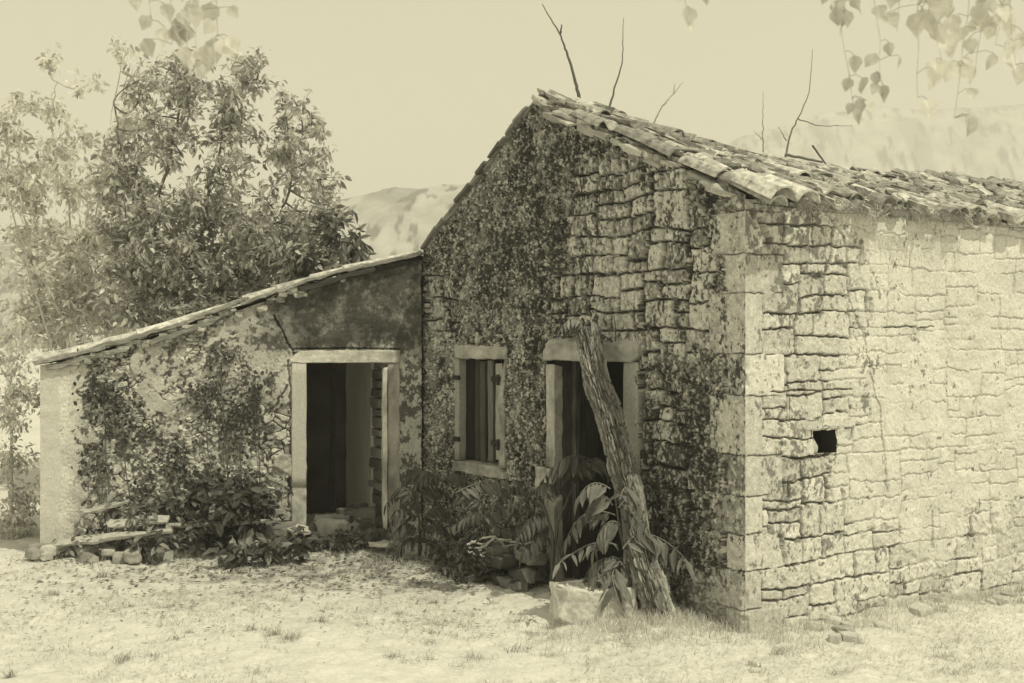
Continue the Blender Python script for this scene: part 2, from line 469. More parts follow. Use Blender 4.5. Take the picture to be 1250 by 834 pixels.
def long_field(U, V, us):
    rc = random_rubble(LONG + .2, 3.3, 12, .25, .56, .06, asp=2.1)
    H, t, J = raster(U, V, us, rc, 55, depth=.045, warp=.045, rr=(.003, .009), offs=.006, gap=.0045, tilt=.008, edge=.034)
    H, t, J, mq = over_quoins(U, V, us, H, t, J, 1, 78)
    H += ((fbm(U * 28, V * 28, 9, 4) - .5) * .020 + (np.abs(fbm(U * 9, V * 11, 6, 3) - .5) - .1) * .016) * np.where(mq, .4, 1)
    mo = sst(.42, .60, fbm(U * 3.2, V * 4.5, 160, 3)) * (.25 + .75 * sst(.8, 2.0, U)); lo = H < -.008
    H = np.where(lo & ~mq, H * (1 - mo) - .007 * mo, H); J = np.where(lo, J * (1 - .9 * mo), J)
    # lime render still clinging; its spread to the right also holds the edge fade
    n1 = fbm(U * 1.9, V * 2.2, 140, 5)
    pm = sst(.0, .09, (n1 - .5) * 1.6 - .46 + .42 * np.clip(U, 0, 2.2) * sst(-.35, .8, V) + (fbm(U * 18, V * 18, 141, 3) - .5) * .3)
    pm = np.where(mq, pm * .25, pm) * .86
    crust = .012 + (fbm(U * 9, V * 9, 143, 4) - .5) * .026 + (fbm(U * 40, V * 40, 145, 2) - .5) * .008 + np.maximum(H, -.03) * .2
    H = H * (1 - pm) + crust * pm
    grain = RNG.normal(0, 1, U.shape)
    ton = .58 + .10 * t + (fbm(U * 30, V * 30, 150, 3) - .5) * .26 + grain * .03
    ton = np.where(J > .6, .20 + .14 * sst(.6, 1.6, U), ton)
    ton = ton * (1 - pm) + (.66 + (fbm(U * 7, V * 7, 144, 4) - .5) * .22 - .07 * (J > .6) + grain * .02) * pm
    zone = sst(.40, .7, fbm(U * 2.6, V * 1.7, 190, 4)) * .55 + .8 * np.exp(-(((U - .32) / .4) ** 2 + ((V - 2.85) / .3) ** 2)) + .3 * np.exp(-((U - .5) / .3) ** 2) - .18 * np.clip(U, 0, 4) - .35 * sst(.25, .0, U) * sst(2.7, 2.4, V)
    sp = fbm(U * 30, V * 24, 191, 4, .7) + .3 * (fbm(U * 8, V * 7, 193, 3) - .5)
    th = .70 - .22 * np.clip(zone, -.3, 1.1)
    lm = sst(th - .03, th + .04, sp) * .8
    ton = ton * (1 - lm) + .15 * lm
    for pts, w in (([pR(1008, 258), pR(1026, 285), pR(1033, 300), pR(1034, 330), pR(1036, 362)], .013),
                   ([pR(1036, 362), pR(1050, 400), pR(1060, 440), pR(1064, 470), pR(1073, 500), pR(1078, 545), pR(1083, 600)], .007),
                   ([pR(970, 560), pR(1000, 556)], .006), ([pR(940, 478), pR(1040, 476)], .006), ([pR(1028, 600), pR(1027, 628)], .02),
                   ([pR(1080, 398), pR(1140, 399)], .006), ([pR(988, 335), pR(1004, 338)], .018), ([pR(953, 655), pR(958, 685)], .018),
                   ([pR(1137, 625), pR(1136, 670)], .014), ([pR(928, 268), pR(938, 292)], .032), ([pR(918, 255), pR(922, 275)], .02), ([pR(1026, 322), pR(1034, 326)], .022)):
        d = poly_dist(U + (fbm(U * 12, V * 12, 71, 3) - .5) * .05, V + (fbm(U * 12, V * 12, 72, 3) - .5) * .04, pts)
        H = np.where(d < w, -.06, H)
    a, b, c, e = HOLE
    H = np.where((V > e + .01) & (V < e + .09) & (U > a - .07) & (U < b + .22), .012 + (fbm(U * 12, V * 12, 74, 3) - .5) * .02, H)
    H = H * corner_fade(U)
    return H, np.clip(ton, .05, .78)


us_r = np.concatenate([np.linspace(0, 4.0, 740), 4.0 + (LONG - 4.0) * np.linspace(0, 1, 160)[1:]])
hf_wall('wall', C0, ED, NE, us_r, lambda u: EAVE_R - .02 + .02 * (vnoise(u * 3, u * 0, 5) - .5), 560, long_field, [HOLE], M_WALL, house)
mb = MB(); a_, b_, c_, e_ = HOLE; q = lambda u, h, z: v3(C0 + ED * u - NE * h, z)
Vq = [q(u, h, z) for h in (-.004, .42) for (u, z) in ((a_ - .012, c_ - .012), (b_ + .012, c_ - .012), (b_ + .012, e_ + .012), (a_ - .012, e_ + .012))]
mb.add(Vq, np.array([[0, 1, 5, 4], [1, 2, 6, 5], [2, 3, 7, 6], [3, 0, 4, 7], [4, 5, 6, 7]]), .05)  # recess lining near black: the shade inside the hole put into its tone
V, F = rough_block(q(a_ + .05, .09, c_ + .06), v3(ED), v3(NE), UP, (.10, .12, .13), 6, .3, .008, 3, 8, 3); mb.add(V, F, .5)
build('putlog_hole', mb, M_WALL, house)

# far walls, closing the house (plain sheets with thickness)
mb = MB()
pL = C0 + GD * GW
V, F = rough_block(v3(pL + ED * (LONG / 2 + .25) - GD * .22, 1.40), v3(ED), v3(GD), UP, (LONG - .5, .40, 2.95), 6, .02, .01); mb.add(V, F, .3)
build('wall', mb, M_WALL, house)
mb = MB()
pb = C0 + ED * (LONG - .2); th = .4
pr = [(0.02, -.05), (GW - .02, -.05), (GW - .02, EAVE_L - .05), (APEX_U, APEX_Z - .05), (0.02, EAVE_R - .05)]
Vv = [v3(pb + GD * u + ED * k, z) for k in (-th / 2, th / 2) for (u, z) in pr]
mb.add(Vv, [np.array([[4, 3, 2, 1, 0], [5, 6, 7, 8, 9]]), np.array([[i, (i + 1) % 5, 5 + (i + 1) % 5, 5 + i] for i in range(5)])], .3)
build('wall', mb, M_WALL, house)


# ---- stone frames round the openings
def stone_bar(parent, name, o, d, n, u0, u1, v0, v1, front, depth, tone, seed, mat=M_STONE, amp=.007, cuts=10):
    c = v3(o + d * (u0 + u1) / 2 + n * (front - depth / 2), (v0 + v1) / 2)
    V, F = rough_block(c, v3(d), v3(n), UP, (u1 - u0, depth, v1 - v0), cuts + 14, .12, amp * 1.3, seed, 9, 3 if mat is M_STONE and (v1 - v0) > .1 else 0)
    tn = np.array([tone * (1 + .45 * mn.noise(Vector(p * 5)) + .35 * mn.noise(Vector(p * 19)) - .45 * max(0, mn.noise(Vector(p * 7 + p * 0 + 9)) - .15)) for p in V])
    mb = MB(); mb.add(V, F, tn)
    return build(name, mb, mat, parent, smooth=True)


frame = MB()
V, F = rough_block(v3(C0 + GD * (D_IN[0] - (D_IN[0] - D_U[0]) / 2) + NG * -.09, (D_HEAD) / 2 - .02), v3(GD), v3(NG), UP,
                   (D_IN[0] - D_U[0], .24, D_HEAD + .04), 12, .12, .007, 2, 5)
frame.add(V, F, .40)
door_frame = build('door_frame', frame, M_STONE, house, smooth=True)
stone_bar(door_frame, 'lintel', C0, GD, NG, D_U[0] - .03, D_U[1] + .01, D_HEAD, D_TOP + .01, .045, .30, .38, 3)
stone_bar(door_frame, 'jamb', C0, GD, NG, D_IN[1], D_U[1], .97, D_HEAD - .003, .03, .09, .42, 4)
stone_bar(door_frame, 'jamb', C0, GD, NG, D_IN[1], D_U[1] + .12, .74, .965, .05, .10, .5, 5)
stone_bar(door_frame, 'jamb', C0, GD, NG, D_IN[1], D_U[1] + .01, -.05, .735, .03, .09, .33, 6)
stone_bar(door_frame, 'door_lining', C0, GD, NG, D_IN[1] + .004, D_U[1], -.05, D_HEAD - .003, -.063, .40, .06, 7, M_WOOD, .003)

# door leaf: dark boards, standing ajar inside the opening
mb = MB(); hinge = C0 + GD * (D_IN[0] + .02) - NG * .24
ang = math.radians(66); dd = GD * math.cos(ang) - NG * math.sin(ang); dn = NG * math.cos(ang) + GD * math.sin(ang)
x = 0
for k in range(5):
    w = (D_IN[1] - D_IN[0] - .04) / 5
    V, F = rough_block(v3(hinge + dd * (x + w / 2), D_HEAD / 2 + .02), v3(dd), v3(dn), UP, (w - .006, .035, D_HEAD - .06), 6, .2, .003, k, 4)
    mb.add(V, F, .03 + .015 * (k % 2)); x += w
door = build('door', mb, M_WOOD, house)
mb = MB()
V, F = rough_block(v3(hinge + dd * .74 + dn * .03, .98), v3(dd), v3(dn), UP, (.03, .04, .14), 4, .4, .002); mb.add(V, F, .04)
build('latch', mb, M_IRON, door)
# inner stile on the left of the door opening
stone_bar(door_frame, 'door_stop', C0, GD, NG, D_IN[1] - .05, D_IN[1] + .0, -.02, D_HEAD - .01, -.16, .05, .09, 8, M_WOOD, .003)

# window
wl = MB()
V, F = rough_block(v3(C0 + GD * (W_IN[1] + W_U[1]) / 2 - NG * .015, (W_SILL + W_HEAD) / 2), v3(GD), v3(NG), UP, (W_U[1] - W_IN[1], .09, W_HEAD - W_SILL - .004), 10, .15, .006, 12, 5)
wl.add(V, F, .36)
window = build('window', wl, M_STONE, house, smooth=True)
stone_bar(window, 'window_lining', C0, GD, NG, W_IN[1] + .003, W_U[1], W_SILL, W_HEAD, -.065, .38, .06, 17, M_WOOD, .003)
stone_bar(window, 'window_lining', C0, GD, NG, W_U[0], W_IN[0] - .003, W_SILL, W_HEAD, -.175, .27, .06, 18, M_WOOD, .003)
stone_bar(window, 'jamb', C0, GD, NG, W_U[0], W_IN[0], W_SILL + .002, W_HEAD - .002, .03, .2, .40, 13)
stone_bar(window, 'lintel', C0, GD, NG, W_U[0] - .02, W_U[1] - .005, W_HEAD, W_TOP, .04, .24, .42, 14, amp=.012)
stone_bar(window, 'sill', C0, GD, NG, W_U[0] - .01, W_U[1] + .01, W_BOT, W_SILL, .045, .26, .40, 15, amp=.01)
mb = MB(); rr = random.Random(4)
wW = W_IN[1] - W_IN[0]; xs = [0, .2, .39, .58, .77, 1.0]
for k in range(5):
    a = W_IN[1] - xs[k] * wW - .006; b = W_IN[1] - xs[k + 1] * wW + (.04 if k else .01)
    zt = W_HEAD - .012 - (.0 if k < 2 else rr.uniform(0, .03)); zb = W_SILL + .012 + rr.uniform(0, .05)
    V, F = rough_block(v3(C0 + GD * (a + b) / 2 - NG * (.05 if k > 1 else .075), (zt + zb) / 2), v3(GD), v3(NG), UP, (abs(a - b) - .004, .028, zt - zb), 9, .25, .006, k + 3, 3)
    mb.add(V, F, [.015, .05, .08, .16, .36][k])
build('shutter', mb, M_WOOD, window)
for zf in (463, 541):
    mb = MB(); z = pG(600, zf)[1]
    V, F = rough_block(v3(C0 + GD * (W_IN[0] + .09) - NG * .028, z), v3(GD), v3(NG), UP, (.24, .018, .05), 5, .3, .002); mb.add(V, F, .035)
    V, F = tube([v3(C0 + GD * (W_IN[0] - .01) + NG * .045, z - .05), v3(C0 + GD * (W_IN[0] - .01) + NG * .045, z + .05)], .016, 8); mb.add(V, F, .035)
    build('hinge', mb, M_IRON, window)
    mb = MB()
    V, F = rough_block(v3(C0 + GD * (W_IN[1] + .03) + NG * .035, z), v3(GD), v3(NG), UP, (.10, .03, .045), 4, .3, .003); mb.add(V, F, .035)
    build('hinge', mb, M_IRON, window)


# ---------------------------------------------------------------- clay tile roof
def tile(mb, o, A, D, N, r0, r1, L, up, tone, th=.013, arc=2.6, m=7):
    """Half-round tile: o top end centre, A across, D down-slope, N normal; up=+1 cover, -1 channel."""
    a = np.linspace(-arc / 2, arc / 2, m); rings = []
    for (t, r) in ((0, r0), (.5, (r0 + r1) / 2), (1, r1)):
        for k in (0, -th):
            rk = r + k
            rings.append(o + D * L * t + A * (np.sin(a) * rk)[:, None] + N * (up * (np.cos(a) * rk - r * math.cos(arc / 2)))[:, None] if up > 0 else
                         o + D * L * t + A * (np.sin(a) * rk)[:, None] - N * (np.cos(a) * rk - r)[:, None])
    V = np.concatenate(rings); q = []
    R = lambda e, k: (e * 2 + k) * m
    for e in (0, 1):
        for i in range(m - 1):
            q += [[R(e, 0) + i, R(e, 0) + i + 1, R(e + 1, 0) + i + 1, R(e + 1, 0) + i], [R(e, 1) + i + 1, R(e, 1) + i, R(e + 1, 1) + i, R(e + 1, 1) + i + 1]]
        for i in (0, m - 1): q.append([R(e, 0) + i, R(e + 1, 0) + i, R(e + 1, 1) + i, R(e, 1) + i])
    for e in (0, 2):
        for i in range(m - 1): q.append([R(e, 0) + i, R(e, 1) + i, R(e, 1) + i + 1, R(e, 0) + i + 1])
    mb.add(V, np.array(q), tone)


def tile_field(mb, O, A, D, N, la, ld, sag, seed, sp=.215, step=.34, miss=.06, tone=(.38, .66), jit=1.0):
    r = random.Random(seed); na = int(la / sp)
    for i in range(na):
        wob = r.uniform(-.02, .02) * jit
        for j in range(int(ld / step) + 1):
            for kind in (-1, 1):
                if r.random() < miss * (1 if kind > 0 else .3): continue
                a = (i + (.5 if kind > 0 else 0)) * sp + wob + r.uniform(-.018, .018) * jit
                L = r.uniform(.40, .47) if r.random() > .2 * jit else r.uniform(.16, .33)
                b = min(j * step + r.uniform(-.06, .06) * jit, ld - L + r.uniform(-.13, .05))
                o = O + A * a + D * b + N * ((.028 if kind > 0 else .004) + r.uniform(0, .02) * jit) + UP * sag(a, b)
                d2 = D + A * r.uniform(-.09, .09) * jit + N * (-.01 + r.uniform(-.03, .05) * jit); d2 = d2 / np.linalg.norm(d2)
                rd = r.uniform(.078, .095)
                tile(mb, o, A, d2, np.cross(d2, A) if np.dot(np.cross(d2, A), N) > 0 else np.cross(A, d2), rd * .86, rd * 1.1, L, kind, r.uniform(*tone))


ridge0 = v3(C0 + GD * APEX_U, APEX_Z + .0)
SAGX = [-.3, 0, .77, 1.36, 2.1, 2.72, 3.63, 5.5, 9.6]; SAGY = [0, 0.02, .12, .22, .31, .35, .38, .30, .22]
D_R = v3(-GD, -(APEX_Z - EAVE_R) / APEX_U * 1.0); LEN_R = np.linalg.norm(D_R) * (APEX_U + .13); D_R /= np.linalg.norm(D_R)
N_R = np.cross(v3(ED), D_R); N_R = N_R if N_R[2] > 0 else -N_R
D_L = v3(GD, -(APEX_Z - EAVE_L) / (GW - APEX_U)); LEN_L = np.linalg.norm(D_L) * (GW - APEX_U + .05); D_L /= np.linalg.norm(D_L)
N_L = np.cross(v3(ED), D_L); N_L = N_L if N_L[2] > 0 else -N_L
sag_r = lambda a, b: -np.interp(a, SAGX, SAGY) * max(0, 1 - b / LEN_R) + .025 * (mn.noise(Vector((a * 2.2, b * 2.2, 1.3))))

mb = MB()
for (D, N, LEN) in ((D_R, N_R, LEN_R), (D_L, N_L, LEN_L)):      # decking under the tiles
    na = 40; nb = 10
    for off, flip in ((-.012, 0), (-.05, 1)):
        G = np.array([[ridge0 + v3(ED) * (.06 + (LONG - .1) * i / na) + D * (LEN - .10) * j / nb + N * off + UP * sag_r((LONG) * i / na, LEN * j / nb) for j in range(nb + 1)] for i in range(na + 1)])
        f = grid_faces(na + 1, nb + 1); mb.add(G.reshape(-1, 3), f[:, ::-1] if flip else f, .25)
tile_field(mb, ridge0 + v3(ED) * .14, v3(ED), D_R, N_R, LONG - .2, LEN_R, sag_r, 3, miss=.26, jit=2.2, tone=(.22, .58))
rq = random.Random(77)
for k in range(900):      # broken tile, slabs and rubble lying loose over the tiles
    a_, b_ = (rq.uniform(.05, 7.5) if k % 3 else rq.uniform(.0, 2.4)), rq.uniform(.1, LEN_R - .15); s_ = rq.uniform(.035, .13)
    ax = v3(ED) + D_R * rq.uniform(-1, 1); ax /= np.linalg.norm(ax); az = N_R + .5 * np.array([rq.uniform(-1, 1) for _ in range(3)]); az -= ax * np.dot(az, ax); az /= np.linalg.norm(az)
    V, F = rough_block(ridge0 + v3(ED) * a_ + D_R * b_ + N_R * rq.uniform(.05, .10) + UP * sag_r(a_, b_), ax, np.cross(az, ax), az, (s_ * 1.5, s_, rq.uniform(.015, .05)), 3, .4, .02, k, 9, 2)
    mb.add(V, F, rq.uniform(.15, .5))
tile_field(mb, ridge0 + v3(ED) * .14, v3(ED), D_L, N_L, LONG - .2, LEN_L, sag_r, 4)
r = random.Random(9)
# ridge and verge tiles
for i in range(int(LONG / .36)):
    a = .02 + i * .36
    if r.random() < .45 or a < .5: continue
    A = D_R - UP * np.dot(D_R, UP); A /= np.linalg.norm(A)
    tile(mb, ridge0 + v3(ED) * a + UP * (sag_r(a, 0) + .02), A, v3(ED) + UP * r.uniform(-.05, .05), UP, .09, .1, .42, 1, r.uniform(.4, .6))
for j in range(9):      # cover tiles bedded along the gable edge, slipping and uneven
    b = .62 + j * .285
    if b > LEN_R - .28: break
    if j in (1, 4): continue
    d2 = D_R + v3(ED) * r.uniform(-.08, .08) + N_R * r.uniform(-.03, .06); d2 /= np.linalg.norm(d2)
    o = ridge0 + D_R * b + v3(ED) * (.03 + r.uniform(-.03, .03)) + N_R * (.035 + r.uniform(0, .02)) + UP * sag_r(0, b) * .6
    tile(mb, o, v3(ED), d2, N_R, .075, .095, .44, 1, r.uniform(.24, .42))
o = ridge0 + D_R * (LEN_R - .30) + v3(ED) * .06 + N_R * .07
tile(mb, o, v3(ED), D_R, N_R, .12, .14, .46, 1, .55)
tile(mb, o + v3(ED) * .26 + D_R * .03, v3(ED), D_R, N_R, .10, .125, .42, 1, .6)
# eave mouths bedded in mortar
for i in range(42):
    a = .3 + i * .215
    V, F = rough_block(ridge0 + v3(ED) * (a + r.uniform(-.03, .03)) + D_R * (LEN_R - .10 + r.uniform(-.03, .03)) + N_R * .01, v3(ED), D_R, N_R, (.12, .08, .09), 4, .7, .02, i, 14)
    mb.add(V, F, r.uniform(.3, .5))
roof = build('roof', mb, M_TILE, house)
# loose slabs and rubble along the top of the gable
mb = MB()
for k in range(95):
    t = r.random(); b = .05 + t * (LEN_R - .35)
    s = r.uniform(.06, .2) * (1.2 if b < .9 else .8)
    ax = D_R + v3(ED) * r.uniform(-.4, .4); ax /= np.linalg.norm(ax); az = N_R + .2 * rdir(1)[0]; az -= ax * np.dot(az, ax); az /= np.linalg.norm(az); ay = np.cross(az, ax)
    V, F = rough_block(ridge0 + D_R * b + v3(ED) * r.uniform(-.02, .10) + N_R * r.uniform(-.06, .015), ax, ay, az, (s * 1.5, s, r.uniform(.02, .06)), 4, .4, .014, k, 9, 3)
    mb.add(V, F, r.uniform(.3, .55))
for k in range(24):
    b = .05 + k / 24 * (LEN_L - .15)
    ax = D_L + v3(ED) * r.uniform(-.15, .15); ax /= np.linalg.norm(ax); ay = np.cross(N_L, ax); ay /= np.linalg.norm(ay); az = np.cross(ax, ay)
    V, F = rough_block(ridge0 + D_L * b + v3(ED) * (.06) + N_L * r.uniform(-.02, .02), ax, ay, az, (r.uniform(.14, .3), r.uniform(.2, .3), r.uniform(.02, .04)), 4, .4, .008, k, 9)
    mb.add(V, F, r.uniform(.12, .3))
build('coping_stones', mb, M_STONE, roof)

# ================================================================= THE LEAN-TO SHED
shed = empty('lean_to_shed', (S_L[0], S_L[1], 0), 'low plastered lean-to shed with sloping roof and open stone framed doorway', 'shed')
tops = [pS(*q) for q in ((48, 447), (100, 437), (200, 410), (270, 386), (370, 354), (450, 332), (523, 316))]
TU = [q[0] for q in tops]; TZ = [q[1] for q in tops]
stop = lambda u: np.interp(u, TU, TZ) + .015 * (vnoise(u * 9, u * 0, 8) - .5)
SD_OUT = (pS(356, 500)[0], pS(488, 500)[0]); SD_IN = (pS(374, 500)[0], pS(467, 500)[0]); SD_HEAD = pS(420, 443)[1]; SD_TOP = pS(420, 428)[1]


def shed_field(U, V, us):
    rc = courses(SHED_W + .2, 3.2, 23, (.06, .16), (.09, .28), .25)
    H, t, J = raster(U, V, us, rc, 88, depth=.055, warp=.05, rr=(.010, .025), offs=.025)
    wu, wv = U + (fbm(U * 6, V * 6, 205, 3) - .5) * .12, V + (fbm(U * 6, V * 6, 206, 3) - .5) * .10
    s1, s2, sid = worley(wu * 7.5, wv * 11, 207); q1, q2, qid = worley(wu * 17, wv * 22, 209)
    mf = sst(.42, .58, fbm(U * 4, V * 4, 211, 3)); big = np.maximum(sst(.0, .13, s2 - s1), mf * .75); sml = np.maximum(sst(0, .2, q2 - q1), mf * .7); pk = fbm(U * 2.5, V * 2.5, 210, 2) > .5
    H = np.where(pk, -.05 + .05 * np.sqrt(big) + .022 * (sid - .5), -.05 + .045 * np.sqrt(sml) + .026 * (qid - .5)); J = 1 - np.where(pk, np.sqrt(big), np.sqrt(sml)); t = 2 * np.where(pk, sid, qid) - 1
    H += (fbm(U * 25, V * 25, 208, 4) - .5) * .03
    n1 = fbm(U * 1.8, V * 1.8, 240, 5)
    bare = .55 * np.exp(-(((U - 1.2) / .9) ** 2 + ((V - .8) / .75) ** 2)) + .35 * np.exp(-(((U - 2.15) / .25) ** 2 + ((V - .9) / .6) ** 2)) - .4 * sst(1.5, 1.8, V) * sst(2.0, 2.4, U) - .3 * sst(.35, .15, U) + .25 * np.exp(-(((U - .55) / .25) ** 2 + ((V - 1.1) / .6) ** 2))
    pm = sst(.0, .05, (n1 - .5) * 1.3 + .26 - bare + (fbm(U * 14, V * 14, 241, 3) - .5) * .3)
    f1, f2, cid = worley(U * 26, V * 22, 260)
    crust = .014 + (fbm(U * 5, V * 5, 243, 4) - .5) * .03 + .006 * (f2 - f1)
    H = H * (1 - pm) + crust * pm
    grain = RNG.normal(0, 1, U.shape)
    ton = .46 + .16 * t + (fbm(U * 30, V * 30, 250, 3) - .5) * .5 + grain * .03
    ton = np.where(J > .6, .16, ton)
    plaster = .46 + (fbm(U * 5, V * 5, 244, 4) - .5) * .34 + (cid - .5) * .08 + .2 * sst(.45, .1, U) + grain * .025  # plaster tone raised toward the left end to carry the edge fade
    ton = ton * (1 - pm) + plaster * pm
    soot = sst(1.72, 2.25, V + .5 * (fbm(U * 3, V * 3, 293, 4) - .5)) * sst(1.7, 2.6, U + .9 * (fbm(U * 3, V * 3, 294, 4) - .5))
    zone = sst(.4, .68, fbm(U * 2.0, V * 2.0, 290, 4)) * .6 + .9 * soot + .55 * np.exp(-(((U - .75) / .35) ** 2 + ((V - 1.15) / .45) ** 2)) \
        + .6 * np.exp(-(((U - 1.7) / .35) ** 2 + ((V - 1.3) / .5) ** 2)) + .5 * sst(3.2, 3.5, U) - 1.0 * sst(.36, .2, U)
    sp = fbm(U * 26, V * 22, 291, 4, .7) + .5 * (fbm(U * 7, V * 6, 292, 3) - .5)
    th = .69 - .24 * np.clip(zone, -.4, 1.2)
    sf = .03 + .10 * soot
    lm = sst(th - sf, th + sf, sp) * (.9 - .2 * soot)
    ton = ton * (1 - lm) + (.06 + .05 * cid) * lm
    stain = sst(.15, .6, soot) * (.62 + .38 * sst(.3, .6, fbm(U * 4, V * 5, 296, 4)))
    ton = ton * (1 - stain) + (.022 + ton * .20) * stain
    for pts, w in (([pS(335, 385), pS(345, 405), pS(353, 420), pS(358, 427)], .010), ([pS(358, 426), pS(420, 425), pS(488, 426)], .007),
                   ([pS(352, 440), pS(357, 500), pS(355, 560), pS(352, 620)], .010), ([pS(350, 470), pS(340, 490), pS(328, 505)], .01)):
        d = poly_dist(U + (fbm(U * 12, V * 12, 270, 3) - .5) * .05, V, pts)
        H = np.where(d < w, -.04, H)
    seam = U > SHED_W - .075 + .02 * fbm(U * 0, V * 9, 279, 3); H = np.where(seam, -.08, H); ton = np.where(seam, .03, ton)
    post = sst(.2, .17, U + (fbm(U * 0, V * 5, 275, 2) - .5) * .04)
    H = H * (1 - post) + post * (.03 + (fbm(U * 8, V * 8, 276, 3) - .5) * .02)
    ton = ton * (1 - post) + .58 * post
    return H, np.clip(ton, .035, .7)


hf_wall('wall', S_L, SD, NS, np.linspace(0, SHED_W, 640), stop, 460, shed_field,
        [(SD_OUT[0] + .012, SD_OUT[1] - .012, -1, SD_TOP - .012)], M_WALL, shed, thick=.35)
mb = MB()
V, F = rough_block(v3(S_L + SD * .175 - NS * 1.55, .85), v3(SD), v3(NS), UP, (.34, 2.35, 1.8), 6, .02, .01); mb.add(V, F, .4)
build('wall', mb, M_WALL, shed)
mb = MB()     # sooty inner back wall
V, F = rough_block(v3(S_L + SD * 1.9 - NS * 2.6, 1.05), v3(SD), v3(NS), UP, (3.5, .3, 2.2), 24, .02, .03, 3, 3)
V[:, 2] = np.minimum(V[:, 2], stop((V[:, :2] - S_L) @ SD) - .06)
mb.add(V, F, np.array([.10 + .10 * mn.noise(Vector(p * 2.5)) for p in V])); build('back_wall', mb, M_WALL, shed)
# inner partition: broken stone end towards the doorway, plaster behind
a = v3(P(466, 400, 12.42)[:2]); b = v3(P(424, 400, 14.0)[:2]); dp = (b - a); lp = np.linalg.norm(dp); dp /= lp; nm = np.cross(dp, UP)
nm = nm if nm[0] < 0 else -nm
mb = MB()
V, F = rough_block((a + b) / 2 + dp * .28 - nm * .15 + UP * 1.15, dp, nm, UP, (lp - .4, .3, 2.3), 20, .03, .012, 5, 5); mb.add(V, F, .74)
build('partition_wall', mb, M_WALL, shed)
mb = MB(); z = 0; k = 0
while z < 2.2:
    h = r.uniform(.06, .13)
    V, F = rough_block(a + dp * r.uniform(.25, .36) - nm * (.15 + r.uniform(-.02, .03)) + UP * (z + h / 2), dp, nm, UP, (r.uniform(.35, .5), .3, h - .012), 5, .3, .015, k, 8)
    mb.add(V, F, r.uniform(.15, .38)); z += h; k += 1
build('partition_stones', mb, M_STONE, shed)

mb = MB()
V, F = rough_block(v3(S_L + SD * (SD_OUT[0] + SD_IN[0]) / 2 - NS * .12, SD_HEAD / 2 + .3), v3(SD), v3(NS), UP, (SD_IN[0] - SD_OUT[0], .32, SD_HEAD - .6), 12, .12, .006, 21, 5)
mb.add(V, F, .5)
sframe = build('door_frame', mb, M_STONE, shed, smooth=True)
stone_bar(sframe, 'jamb', S_L, SD, NS, SD_OUT[0] - .18, SD_IN[0], .72, .93, .028, .3, .44, 22, amp=.014)
stone_bar(sframe, 'jamb', S_L, SD, NS, SD_OUT[0], SD_IN[0], .14, .715, .03, .3, .45, 23)
stone_bar(sframe, 'jamb', S_L, SD, NS, SD_IN[1], SD_IN[1] + .045, -.04, SD_HEAD - .002, .05, .16, .62, 24, amp=.004)
stone_bar(sframe, 'jamb', S_L, SD, NS, SD_IN[1] + .05, SD_OUT[1], -.04, SD_HEAD - .002, .025, .2, .36, 25)
stone_bar(sframe, 'lintel', S_L, SD, NS, SD_OUT[0] - .01, SD_OUT[1], SD_HEAD, SD_TOP, .04, .36, .55, 26)

# shed roof: boards and slates along the verge, tiles behind
sl = [v3(S_L + SD * u, z) for u, z in zip(TU, TZ)]
def shed_pt(u): return v3(S_L + SD * u, float(np.interp(u, TU, TZ)))
mb = MB()
n = 14
for off, flip in ((.03, 0), (-.03, 1)):
    G = np.array([[shed_pt(SHED_W * i / n - (.1 if i == 0 else 0)) - v3(NS) * (.02 + 2.2 * j / 4) + UP * off for j in range(5)] for i in range(n + 1)])
    f = grid_faces(n + 1, 5); mb.add(G.reshape(-1, 3), f if not flip else f[:, ::-1], .2)
for j in range(10):
    for i in range(11):
        u = SHED_W - .05 - i * .335
        if r.random() < .12 or u < .2: continue
        d = shed_pt(max(u - .3, 0)) - shed_pt(u); d /= np.linalg.norm(d); nn = np.cross(d, v3(NS)); nn = nn if nn[2] > 0 else -nn
        tile(mb, shed_pt(u) - v3(NS) * (.12 + .21 * j + r.uniform(-.03, .03)) + nn * (.05 + r.uniform(0, .02)), v3(NS), d, nn, .08, .1, .45, 1, r.uniform(.4, .62))
for k in range(60):
    u = r.uniform(.3, 3.0)
    V, F = rough_block(shed_pt(u) + v3(NS) * r.uniform(.0, .05) + UP * r.uniform(-.06, .035), v3(SD), v3(NS), UP, (r.uniform(.05, .14), .08, r.uniform(.03, .07)), 3, .6, .012, k, 12, 3)
    mb.add(V, F, r.uniform(.25, .6))
sroof = build('roof', mb, M_TILE, shed)
for k, (u0, u1, lift, tn, w, th) in enumerate(((-.03, .62, .035, .5, .22, .045), (.45, 1.05, .055, .42, .2, .04), (.95, 1.55, .05, .5, .24, .035), (1.45, 1.98, .075, .42, .2, .045), (1.9, 2.5, .06, .55, .3, .035),
                                               (2.35, 3.1, .075, .5, .28, .03), (2.95, 3.75, .065, .45, .3, .04), (1.0, 1.75, -.03, .42, .14, .045), (2.4, 3.2, .015, .10, .16, .05), (3.1, 3.72, .02, .08, .16, .05), (.0, .8, -.03, .55, .14, .05))):
    u1 = min(u1, 3.70)
    A_ = shed_pt(u0) if u0 >= 0 else shed_pt(0) + (shed_pt(0) - shed_pt(.5)) * (-u0 / .5)
    B_ = shed_pt(min(u1, SHED_W)); d = B_ - A_; L = np.linalg.norm(d); d /= L
    nn = np.cross(d, v3(NS)); nn = nn if nn[2] > 0 else -nn
    V, F = rough_block((A_ + B_) / 2 + nn * lift + v3(NS) * (.09 - w / 2 + r.uniform(-.03, .03)), d + nn * r.uniform(-.035, .035), v3(NS), nn, (L, w, th), 16, .35, .022, k, 7, 2)
    mb = MB(); mb.add(V, F, tn * .55); build('board', mb, M_PLANK, sroof)
